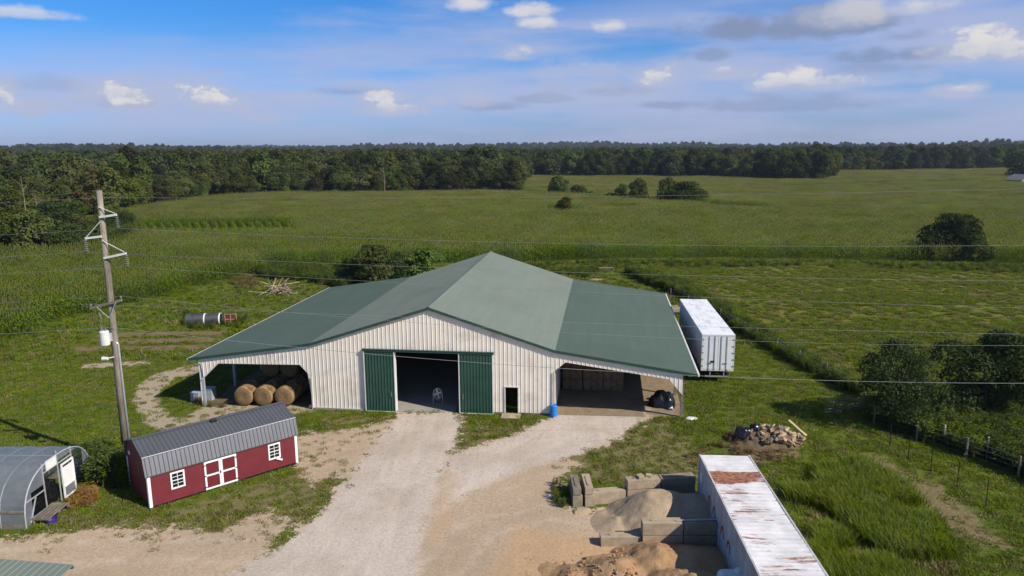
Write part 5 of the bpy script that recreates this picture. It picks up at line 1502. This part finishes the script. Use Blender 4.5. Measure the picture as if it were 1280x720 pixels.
# loose clods
r_ = np.random.default_rng(5)
ck = []
for i in range(4):
    bm = bmesh.new(); bmesh.ops.create_icosphere(bm, subdivisions=1, radius=1)
    for v in bm.verts: v.co *= 1 + r_.uniform(-.3, .3)
    me = bpy.data.meshes.new('clod'); bm.to_mesh(me); bm.free(); me.materials.append(M['clay']); ck.append(bpy.data.objects.new('clod', me))
clod_kit = kit(ck, 'clod')
P = np.c_[r_.uniform(.3, 6.5, 900), r_.uniform(26, 32.2, 900)]
P = P[(frac_noise(P, 1.0, 8) > .45)]
hz = np.maximum.reduce([cone(P, 4.6, 29.6, 1.05, 2.2, 2.1), cone(P, 6.6, 30.4, 1.0, 2.6, 2.4), cone(P, 2.6, 29.0, .75, 1.6, 1.8), 0 * P[:, 0] + .04]) - .04
scatter('clay_clods', np.c_[P, zt(P[:, 0], P[:, 1]) + hz], r_.random(len(P)) * 6, .02 + .07 * r_.random(len(P)) ** 3, clod_kit, 4, 'loose orange clods strewn over and around the clay heap', 'clods')
P = np.c_[r_.uniform(-14, 8, 2600), r_.uniform(25, 50, 2600)]
pm = mask(P, PG['gravel'] + PG['tan'], .5); P = P[pm > .4]
m_ = []
for i in range(3):
    bm = bmesh.new(); bmesh.ops.create_icosphere(bm, subdivisions=1, radius=1)
    for v in bm.verts: v.co *= 1 + r_.uniform(-.3, .3)
    me = bpy.data.meshes.new('pebble'); bm.to_mesh(me); bm.free(); me.materials.append(M['concrete']); m_.append(bpy.data.objects.new('pebble', me))
scatter('loose_gravel', np.c_[P, zt(P[:, 0], P[:, 1]) + .015], r_.random(len(P)) * 6, .012 + .035 * r_.random(len(P)) ** 4, kit(m_, 'pebble'), 3, 'loose stones scattered over the gravel drive', 'gravel')
# white tank lying at the foot of the container
p = Gz(925, 716, 1.25)
tk = thing('white_tank', 'white rounded tank lying beside the rusty container', 'tank', (p.x - .05, p.y + .1, gz_at(p.x, p.y)), 1.57)
m = MB(); lathe_y(m, [(.02, -.85), (.35, -.83), (.52, -.74), (.58, -.6), (.58, .6), (.52, .74), (.35, .83), (.02, .85)], 24); o = m.build('vessel', 'white_dirty', tk, (0, 0, .68), smooth=True)
for yy in (-.5, .5): MB().box((0, yy, .1), (.9, .12, .2)).build('cradle', 'wood_grey', tk)
MB().tube([(0, 0, 1.24), (0, 0, 1.36)], .14, 14).build('lid', 'white', tk)

# ------------------------------------------------------------------ heap of scrap wood
r_ = random.Random(12)
c0 = G(963, 553)
heap('rubble_mound', c0.x - 2.9, c0.x + 2.7, c0.y - 1.7, c0.y + 2.2, lambda P: np.maximum(cone(P, c0.x - .1, c0.y + .3, .85, 2.4, 1.6), cone(P, c0.x - 1.3, c0.y + .2, .6, 1.3, 1.2)) - .06, 'dark_soil',
     'low mound of dark soil and rubble under the scrap wood', 'rubble mound', .12, .12, 21)
def mound_h(x, y):
    P = np.array([[x, y]]); return max(0., float((np.maximum(cone(P, c0.x - .1, c0.y + .3, .85, 2.4, 1.6), cone(P, c0.x - 1.3, c0.y + .2, .6, 1.3, 1.2)) - .06)[0])) + gz_at(x, y)
for k in range(64):
    a = r_.random() * 6.28; q = math.sqrt(r_.random())
    x, y = c0.x + .35 + 1.75 * q * math.cos(a), c0.y + .25 + 1.15 * q * math.sin(a)
    long_ = r_.random() < .3
    L, w, t_ = (r_.uniform(.9, 1.7), r_.uniform(.09, .18), r_.uniform(.05, .12)) if long_ else (r_.uniform(.32, .7), r_.uniform(.18, .34), r_.uniform(.12, .26))
    m = MB(); vs = []
    for e in (-1, 1):
        for (b, c) in ((-1, -1), (1, -1), (1, 1), (-1, 1)): vs.append((e * L / 2 * (1 + r_.uniform(-.08, .08)), b * w / 2 * (1 + r_.uniform(-.25, .2)), c * t_ / 2 * (1 + r_.uniform(-.3, .2))))
    m.add(vs, [(3, 2, 1, 0), (4, 5, 6, 7), (0, 1, 5, 4), (1, 2, 6, 5), (2, 3, 7, 6), (3, 0, 4, 7)])
    o = m.build('scrap_board' if long_ else 'split_log', r_.choice(['wood_pale', 'wood_pale', 'wood_brown', 'wood_brown', 'wood_grey']))
    o.location = (x, y, mound_h(x, y) + t_ * .45 + .03 + .1 * r_.random()); o.rotation_euler = (r_.uniform(-.6, .6), r_.uniform(-.35, .35), r_.random() * 6.28)
    tag(o, 'broken board lying on the scrap wood heap' if long_ else 'split chunk of wood on the scrap wood heap', 'board' if long_ else 'log', 'scrap boards on the heap' if long_ else 'split wood on the heap')
for (u, v, l, rz, ry, lab) in ((996, 545, 1.5, -.95, .45, 'long pale plank leaning off the end of the scrap wood heap'), (992, 556, .9, 1.2, -.5, 'short pale plank propped up at the end of the scrap wood heap'), (978, 549, 1.3, -.25, .12, 'long pale plank lying across the front of the scrap wood heap')):
    p = G(u, v); o = MB().box((0, 0, 0), (l, .2, .07)).build('plank', 'wood_pale'); o.location = (p.x, p.y, p.z + abs(math.sin(ry)) * l / 2 + .1 + mound_h(p.x, p.y) * .6); o.rotation_euler = (0, ry, rz); tag(o, lab, 'plank')
p = G(928, 551); tarp_heap((p.x, p.y, mound_h(p.x, p.y)), .3, 1.1, .9, .55, 'black_plastic', 'shiny black rubbish bag at the end of the scrap wood heap', 5, 'rubbish_bag', 'bag')
p = G(943, 549); tarp_heap((p.x, p.y, mound_h(p.x, p.y)), 1.3, .9, .8, .5, 'black_plastic', 'black rubbish bag wedged among the scrap wood', 8, 'rubbish_bag', 'bag')

# ------------------------------------------------------------------ pole and brush pile at the maize edge
c1 = G(352, 367)
for k in range(34):
    a = r_.random() * 6.28; L = r_.uniform(1.8, 4.2); tl = r_.uniform(.1, .75) if k < 16 else r_.uniform(-.05, .3)
    px_, py_ = c1.x + r_.gauss(0, .9), c1.y + r_.gauss(0, .8)
    d = Vector((math.cos(a) * math.cos(tl), math.sin(a) * math.cos(tl), math.sin(tl)))
    q = Vector((px_, py_, gz_at(px_, py_) + .1 + r_.random() * .9)); s = q - d * L * .5
    if s.z < gz_at(s.x, s.y): s.z = gz_at(s.x, s.y) + .03
    e = s + d * L; rr = r_.uniform(.04, .10); mid = (s + e) / 2 + Vector((r_.gauss(0, .06), r_.gauss(0, .06), r_.gauss(0, .06)))
    o = MB().tube([Vector((0, 0, 0)), mid - s, e - s], [rr, rr * .85, rr * .6], 6).build('branch', r_.choice(['branch', 'branch', 'wood_pale', 'wood_grey'])); o.location = s
    tag(o, 'pale bare branch in the tangled pile near the maize', 'branch', 'branches in the brush pile')
p = G(337, 368); o = MB().tube([(0, 0, 0), (.9, .4, 2.2)], [.10, .07], 8).build('branch', 'wood_pale'); o.location = p; o.rotation_euler = (0, 0, 0); tag(o, 'stout pale pole propped against the brush pile', 'pole')

# ------------------------------------------------------------------ culvert pipes and red panel in the field
def pipe(u, v, L, R, label, rings):
    p = G(u, v); t = thing('culvert_pipe', label, 'pipe', p, 1.5708 + .12)
    m = MB(); n = 30; pr = []
    y = -L / 2
    while y < L / 2 - .01: pr += [(R, y), (R - .025, y + .06)]; y += .12
    pr += [(R, L / 2), (R - .07, L / 2), (R - .07, -L / 2), (R, -L / 2)]
    lathe_y(m, pr, n); o = m.build('shell', 'culvert', t, (0, 0, R), smooth=False)
    for yy in rings:
        m = MB(); lathe_y(m, [(R + .005, yy - .07), (R + .035, yy - .07), (R + .035, yy + .07), (R + .005, yy + .07)], n); m.build('band', 'white', t, (0, 0, R))
pipe(246, 407, 2.1, .68, 'dark corrugated culvert pipe with one white band, further from the red gate panel', (-1.0,))
pipe(266, 406.5, 1.9, .68, 'dark corrugated culvert pipe with a white rim, next to the red gate panel', (-.9,))
p = G(289, 406); t = thing('gate_panel', 'small square red gate panel with pale bars beside the culvert pipes', 'gate', p, .06)
MB().b2((-.62, -.02, .05), (.62, .02, 1.25)).build('sheet', 'red_metal', t)
for a, b in (((-.62, -.04, .05), (-.62, -.04, 1.25)), ((.62, -.04, .05), (.62, -.04, 1.25)), ((0, -.04, .05), (0, -.04, 1.25)), ((-.62, -.04, .05), (.62, -.04, .05)), ((-.62, -.04, 1.25), (.62, -.04, 1.25)), ((-.62, -.04, .65), (.62, -.04, .65))):
    MB().bar(a, b, .05).build('bar', 'wood_pale', t)
for xx in (-.62, .62): MB().b2((xx - .04, .03, -.1), (xx + .04, .1, 1.3)).build('stake', 'wood_grey', t)

# ------------------------------------------------------------------ fences on the pasture side
def fence(px, step, label, hgt=1.25, nw=4, mat='wood_grey', rad=.06):
    L = along(px, step); x0, y0 = L[0][0], L[0][1]; z0 = gz_at(x0, y0)
    t = thing('wire_fence', label, 'fence', (x0, y0, z0)); tops = []
    for i, q in enumerate(L):
        h = hgt * (1 + r_.uniform(-.06, .1)); b = Vector((q[0] - x0, q[1] - y0, gz_at(q[0], q[1]) - z0))
        lean = Vector((r_.gauss(0, .03), r_.gauss(0, .03), 0)); MB().tube([b - Vector((0, 0, .2)), b + lean + Vector((0, 0, h))], [rad, rad * .9], 7).build('post', mat, t); tops.append(b)
    for k in range(nw):
        z = .25 + k * (hgt - .35) / max(1, nw - 1); MB().tube([b + Vector((0, .05, z)) for b in tops], .006, 3).build('strand', 'steel', t)
    return t
fence([(838, 372), (880, 388), (915, 408), (960, 432), (1000, 455), (1042, 478), (1066, 492)], 4.2, 'weedy wire fence running from behind the trailer to the tube gate')
fence([(1092, 530), (1130, 545), (1180, 562), (1250, 588), (1330, 618)], 3.0, 'weed-grown wire fence below the dark shrubs, beyond the thin steel posts', 1.3, 4, 'wood_grey', .075)
for i, (u, v) in enumerate(((1112, 558), (1135, 574), (1163, 589), (1196, 609), (1232, 633))):
    p = G(u, v); m = MB(); m.box((0, 0, .7), (.045, .012, 1.7)); m.box((0, .02, .7), (.012, .035, 1.7)); m.box((0, -.01, .02), (.14, .01, .16)); o = m.build('steel_post', 'black'); o.location = p
    tag(o, 'thin dark steel stake standing in the grass strip before the weedy fence', 'post', 'steel stakes in a row')
# tube gate
ga, gb = G(1031, 517), G(1082, 511)
gt = thing('tube_gate', 'galvanised tube gate standing open by the loose shrub tree', 'gate', ga, math.atan2(gb.y - ga.y, gb.x - ga.x)); gl = (gb - ga).length
for k in range(6): MB().tube([(0, 0, .12 + k * .2), (gl, 0, .12 + k * .2)], .03, 6).build('rail', 'wood_grey', gt)
for xx in (0, gl / 2, gl): MB().tube([(xx, 0, .05), (xx, 0, 1.18)], .028, 6).build('upright', 'wood_grey', gt)
for u, v in ((1179, 556), (1233, 572)):
    p = G(u, v); o = MB().tube([(0, 0, -.2), (0, 0, 1.35)], .05, 8).build('marker_post', 'white_dirty'); o.location = p; tag(o, 'pale slim post sticking out of the weeds below the dark shrubs', 'post', 'pale posts in the weeds')
# pallets and odds behind the barn, seen past the roof
p = G(757, 338); t = thing('pallet_stack', 'grey pallets lying in the weeds behind the barn', 'pallets', p, .1)
for k in range(3):
    for j in range(6): MB().b2((-1.2, -.55 + j * .2, .1 + k * .16), (1.2, -.55 + j * .2 + .14, .125 + k * .16)).build('slat', 'wood_grey', t)
    for xx in (-1.1, 0, 1.1): MB().b2((xx - .05, -.55, .0 + k * .16 - (0 if k else .05)), (xx + .05, .6, .098 + k * .16)).build('bearer', 'wood_grey', t)
p = G(745, 351); rock(p.x, p.y, 1.3, .5, .35, 'low grey rubble lump in the weeds behind the barn roof', 'concrete_dark', 31)
p = G(843, 393); t = thing('utility_cart', 'small dark cart tucked between the barn eave and the trailer front', 'cart', (p.x, p.y, p.z), .2)
MB().box((0, 0, .65), (1.3, 1.8, .45)).build('bed', 'concrete_dark', t, bevel=.04)
for xx in (-.6, .6):
    for yy in (-.6, .6): MB().tube([(xx - .07, yy, .3), (xx + .07, yy, .3)], .3, 14).build('wheel', 'rubber', t)
# farmhouse at the field's far side
p = G(1276, 233); hs = thing('farmhouse', 'small grey house at the far edge of the field, half behind a tree', 'house', p, .3)
m = MB(); m.prism([(-5, 0), (5, 0), (5, 3.2), (0, 5.6), (-5, 3.2)], -4, 4); m.build('wall', 'house_grey', hs)
m = MB()
for s_ in (-1, 1): m.add([(s_ * 5.4, -4.4, 3.05), (0, -4.4, 5.65), (0, 4.4, 5.65), (s_ * 5.4, 4.4, 3.05), (s_ * 5.4, -4.4, 3.2), (0, -4.4, 5.8), (0, 4.4, 5.8), (s_ * 5.4, 4.4, 3.2)], [(0, 1, 2, 3), (4, 5, 6, 7), (0, 4, 5, 1), (3, 2, 6, 7), (0, 3, 7, 4)])
m.build('roof', 'roof_grey', hs)
for xx in (-2.8, 2.8): MB().b2((xx - .6, -4.06, 1.2), (xx + .6, -4.0, 2.5)).build('window', 'glass_dark', hs)
MB().b2((-.5, -4.06, 0), (.5, -4.0, 2.1)).build('door', 'white', hs)
px_tree('bush_dark', 1277, 225, 26, 1.1, 'dark tree shading the far grey house')
p = G(543, 232); hs = thing('white_house', 'tiny white house gable showing over the far woods', 'house', (p.x * 2.1, p.y * 2.1, gz_at(p.x * 2.1, p.y * 2.1) + 8.5))
m = MB(); m.prism([(-4, 0), (4, 0), (4, 6), (0, 9), (-4, 6)], -4, 4); m.build('wall', 'white', hs); MB().b2((-1, -4.05, 1), (1, -4.01, 3)).build('window', 'glass_dark', hs)

# ------------------------------------------------------------------ grass, weeds, brush
lawn_kit = tuft_kit('lawn_tuft', ['grass_green', 'grass_green', 'grass_tall', 'grass_green', 'grass_tall', 'grass_dry'], 46, .13, .36, .035, .8, 6)
rough_kit = tuft_kit('rough_tuft', ['grass_green', 'grass_tall', 'grass_green', 'grass_tall', 'grass_green', 'grass_dry'], 40, .36, .38, .045, .65, 6)
tall_kit = tuft_kit('tall_tuft', ['grass_tall', 'grass_tall', 'grass_green'], 60, .85, .5, .035, .7)
dry_kit = tuft_kit('dry_tuft', ['grass_dry', 'grass_green', 'grass_dry'], 30, .20, .34, .03, .9, 3)
brown_kit = kit([weed_mesh('brown_weed', 'weed_brown', .6, 50 + i, 8, 13, .06) for i in range(3)], 'brown_weed')
orange_kit = kit([weed_mesh('orange_weed', 'weed_orange', .7, 60 + i, 6, 10, .08) for i in range(2)], 'orange_weed')
weed_kit = kit([weed_mesh('green_weed', m_, 1.0, 70 + i, 9, 18, .11) for i, m_ in enumerate(['weed_green', 'grass_tall', 'weed_green', 'leaf_mid'])], 'green_weed')
HARD = PG['gravel'] + PG['tan'] + PG['orange']
def footprints(P):
    k = np.ones(len(P), bool)
    c, s = math.cos(BYAW), math.sin(BYAW); dx, dy = P[:, 0] - BX, P[:, 1] - BY; lx, ly = dx * c - dy * s, dx * s + dy * c
    k &= ~((lx > -18.4) & (lx < 18.7) & (ly > .25) & (ly < 29.5))
    c, s = math.cos(SA), math.sin(SA); dx, dy = P[:, 0] - SX, P[:, 1] - SY; lx, ly = dx * c + dy * s, -dx * s + dy * c
    k &= ~((lx > -.05) & (lx < SL + .05) & (ly > -.05) & (ly < SW + .05))
    c, s = math.cos(gang), math.sin(gang); dx, dy = P[:, 0] - gA.x, P[:, 1] - gA.y; lx, ly = dx * c + dy * s, -dx * s + dy * c
    k &= ~((lx > -.1) & (lx < gw + .1) & (ly > -.05) & (ly < 9.2))
    dx, dy = P[:, 0] - KX, P[:, 1] - KY; k &= ~((dx > -.4) & (dx < KW + .2) & (dy < .1) & (dy > -17))
    k &= ~((P[:, 0] > 3.0) & (P[:, 0] < 10.4) & (P[:, 1] < 37.2) & (P[:, 1] > 24))
    return k
def region(n, x0, x1, y0, y1):
    P = np.c_[rng.uniform(x0, x1, n), rng.uniform(y0, y1, n)]
    return P[np.abs(P[:, 0]) < P[:, 1] * .76 + 4]
def grow(name, P, s0, s1, kt, nk, label, cat='grass', dz=-.01):
    return scatter(name, np.c_[P, zt(P[:, 0], P[:, 1]) + dz], rng.random(len(P)) * 6.28, jit(len(P), s0, s1), kt, nk, label, cat)
# mown lawn close in
P = region(72000, -60, 50, 26, 76); P = P[footprints(P)]
hardm = mask(P, HARD, .9); barem = mask(P, PG['path'] + PG['bare'] + PG['till'], .6); drym = mask(P, PG['dry'], 1.2)
keep = rng.random(len(P)) < (1 - hardm) ** 1.6 * (1 - .85 * barem) * (1 - .45 * drym) * (.45 + .55 * frac_noise(P, 3.1, 2)); P = P[keep & ~inside(P, FIELD)]
grow('lawn_grass', P, .5, 1.1, lawn_kit, 6, 'short mown grass of the yard around the barn')
# sprinkled dry tufts where the yard is worn
P = region(14000, -30, 30, 26, 55); P = P[footprints(P)]
dm = np.maximum(mask(P, PG['dry'], 1.4), mask(P, HARD, 1.2) * (1 - mask(P, HARD, .5)) * 1.2); keep = rng.random(len(P)) < dm * .8 * frac_noise(P, 1.6, 4); P = P[keep & (mask(P, PG['gravel'], .3) < .4)]
grow('dry_grass', P, .4, .9, dry_kit, 3, 'thin dry straw-coloured grass on the worn yard')
# rougher grass farther off
P = region(42000, -75, 110, 66, 140); P = P[footprints(P) & ~inside(P, FIELD)]
P = P[(rng.random(len(P)) < (.3 + .7 * frac_noise(P, 5., 6))) & (mask(P, PG['till'], .5) < .5) & (mask(P, PG['hay'], 4.) < .6)]
grow('rough_grass', P, .55, 1.15, rough_kit, 6, 'rough uncut grass behind and beside the barn')
# hayfield: swaths lying in long diagonal rows
P = region(70000, 12, 130, 52, 125); hm = mask(P, PG['hay'], 2.); fd = (G(1066, 492) - G(915, 408)).normalized()
q = P[:, 0] * fd.y - P[:, 1] * fd.x + 1.2 * frac_noise(P, 9., 3)
sw = (np.sin(q * 2 * math.pi / 3.0) > rng.uniform(-.5, .9, len(q)))
P1 = P[(hm > .5) & (sw | (rng.random(len(P)) < .35)) & (rng.random(len(P)) < .35 + .65 * frac_noise(P, 7., 9)) & ~inside(P, FIELD)]
grow('hay_swaths', P1, .5, .95, kit([npmesh('swath', *blades(46, .3, .42, .05, 1.6, 500 + i), ['grass_green', 'grass_tall', 'grass_green', 'grass_dry'][i], link=False) for i in range(4)], 'swath'), 4, 'cut grass lying in rows across the hayfield', 'hay')
P1 = P[(hm > .3) & (frac_noise(P, 8., 14) > .62) & ~inside(P, FIELD)][:9000]
grow('rough_grass', P1, .5, 1.0, rough_kit, 6, 'patches of standing grass left in the hayfield')
# taller weeds
def weeds(polys, n, s0, s1, kt, nk, name, label, thr=.3, sc=1.6, seed=3, cat='weeds'):
    out = []
    for pl in polys:
        g = poly_px(pl); lo, hi = g.min(0), g.max(0); P = np.c_[rng.uniform(lo[0], hi[0], n), rng.uniform(lo[1], hi[1], n)]
        P = P[inside(P, g)]; out.append(P)
    P = np.concatenate(out); P = P[(frac_noise(P, sc, seed) > thr) & footprints(P)]
    return grow(name, P, s0, s1, kt, nk, label, cat)
weeds([[(1025, 590), (1070, 582), (1120, 605), (1165, 650), (1190, 700), (1120, 700), (1060, 660), (1030, 625)]], 1100, .5, 1.05, tall_kit, 3, 'tall_grass', 'bright tall grass clump growing past the rusty container', .3)
weeds([[(1025, 590), (1070, 582), (1120, 605), (1165, 650), (1190, 700), (1120, 700), (1060, 660), (1030, 625)]], 900, .5, .95, kit([weed_mesh('sunny_weed', 'grass_tall', 1.0, 90 + i, 10, 18, .085) for i in range(3)], 'sunny_weed'), 3, 'sunny_weeds', 'leafy sunlit weeds mixed into the tall grass clump', .3)
weeds([[(985, 610), (1030, 620), (1090, 690), (1200, 760), (1060, 760), (1010, 690)]], 1600, .5, .9, tall_kit, 3, 'tall_grass', 'rank grass growing along the rusty container', .4, 1.2)
weeds([[(1010, 640), (1080, 720), (1200, 720), (1200, 700), (1100, 690)]], 500, .8, 1.4, dry_kit, 3, 'dry_grass', 'bleached tall grass in the rank patch beyond the container', .4, 1.2, 7, 'grass')
weeds([[(1085, 512), (1140, 525), (1290, 545), (1330, 560), (1330, 620), (1250, 585), (1180, 560), (1120, 540), (1090, 528)]], 2600, .7, 1.5, weed_kit, 4, 'green_weeds', 'dense weeds along the fence under the dark shrubs', .15)
weeds([[(1220, 505), (1330, 500), (1330, 555), (1240, 545)]], 900, .6, 1.3, weed_kit, 4, 'green_weeds', 'weeds behind the fence by the dense dark shrub', .2)
weeds([[(900, 395), (925, 402), (1000, 443), (1070, 485), (1080, 498), (1050, 488), (985, 452), (915, 412)]], 1900, .5, 1.2, weed_kit, 4, 'green_weeds', 'weeds choking the fence from the trailer to the gate', .1)
weeds([[(780, 340), (850, 352), (900, 385), (925, 402), (900, 398), (850, 372), (800, 352)]], 2200, .7, 1.5, weed_kit, 4, 'green_weeds', 'rank weeds behind the barn and the trailer', .15, 2.2)
weeds([[(640, 332), (780, 327), (1120, 329), (1300, 333), (1300, 343), (1000, 333), (800, 337), (760, 350), (700, 345)]], 3200, .4, 1.0, weed_kit, 4, 'green_weeds', 'weedy strip between the maize and the hayfield', .35, 4.)
weeds([[(315, 338), (430, 332), (470, 350), (430, 362), (380, 352), (330, 350)]], 1600, .7, 1.7, weed_kit, 4, 'green_weeds', 'weeds round the brush pile behind the barn', .25, 2.5)
weeds([[(100, 590), (128, 575), (160, 590), (160, 612), (120, 606)]], 420, 1.0, 1.9, weed_kit, 4, 'green_weeds', 'tall weeds between the greenhouse and the red shed', .05)
weeds([[(112, 572), (160, 560), (162, 596), (112, 600)]], 260, .8, 1.3, tall_kit, 3, 'tall_grass', 'tall grass standing around the foot of the power pole', .1)
weeds([[(78, 632), (100, 615), (124, 612), (122, 628), (95, 640)]], 90, .5, 1.0, orange_kit, 2, 'dead_weeds', 'rust-orange withered weeds at the greenhouse door', .1)
weeds([[(240, 500), (268, 496), (285, 503), (280, 510), (250, 508)]], 160, .6, 1.0, brown_kit, 3, 'dead_weeds', 'brown withered weeds at the lean-to corner post', .05)
weeds([[(855, 575), (875, 560), (905, 552), (935, 570), (985, 600), (1000, 625), (965, 590), (930, 575), (885, 568), (875, 590)], [(905, 545), (920, 540), (925, 562), (1000, 565), (985, 580), (920, 572)]], 260, .4, .9, brown_kit, 3, 'dead_weeds', 'brown dead weeds round the scrap heap and container end', .1)
weeds([[(285, 352), (320, 345), (330, 356), (300, 366)]], 300, .8, 1.5, brown_kit, 3, 'dead_weeds', 'brown dead brush beside the branch pile', .4)
weeds([[(-40, 322), (0, 318), (60, 322), (150, 316), (165, 300), (150, 272), (110, 285), (60, 300), (-40, 305)]], 4200, 1.2, 3.2, weed_kit, 4, 'green_weeds', 'scrubby growth on the bank between maize and wood', .2, 6.)
weeds([[(640, 240), (700, 245), (780, 252), (880, 258), (970, 266), (960, 270), (870, 262), (780, 257), (700, 249), (640, 245)]], 2500, .8, 2.2, weed_kit, 4, 'green_weeds', 'rank growth along the swale through the maize', .4, 9.)
weeds([[(230, 392), (310, 396), (300, 412), (225, 412)]], 260, .5, .9, weed_kit, 4, 'green_weeds', 'weeds around the culvert pipes', .3)
weeds([[(690, 600), (720, 610), (735, 640), (690, 635)]], 90, .3, .6, weed_kit, 4, 'green_weeds', 'small weeds at the foot of the end-on blocks', .3)
weeds([[(-20, 405), (240, 350), (310, 342), (310, 348), (240, 366), (120, 397), (0, 440)]], 1300, .25, .5, tall_kit, 3, 'tall_grass', 'unmown grass fringe along the near maize edge', .3, 3.)

# ------------------------------------------------------------------ hazy summer air
hz = MB().b2((-20000, -8000, -40), (20000, 24000, 75)).build('haze', 'black')
t = NT('haze_air')
pv = t.n('ShaderNodeVolumePrincipled'); pv.inputs['Color'].default_value = (.72, .82, 1.0, 1); pv.inputs['Density'].default_value = .00010; pv.inputs['Anisotropy'].default_value = .2
t.l(pv.outputs[0], t.out.inputs['Volume'])
hz.data.materials.clear(); hz.data.materials.append(t.m)
hz['kind'] = 'stuff'; hz['label'] = 'thin bluish summer haze over the whole landscape'; hz['category'] = 'haze'
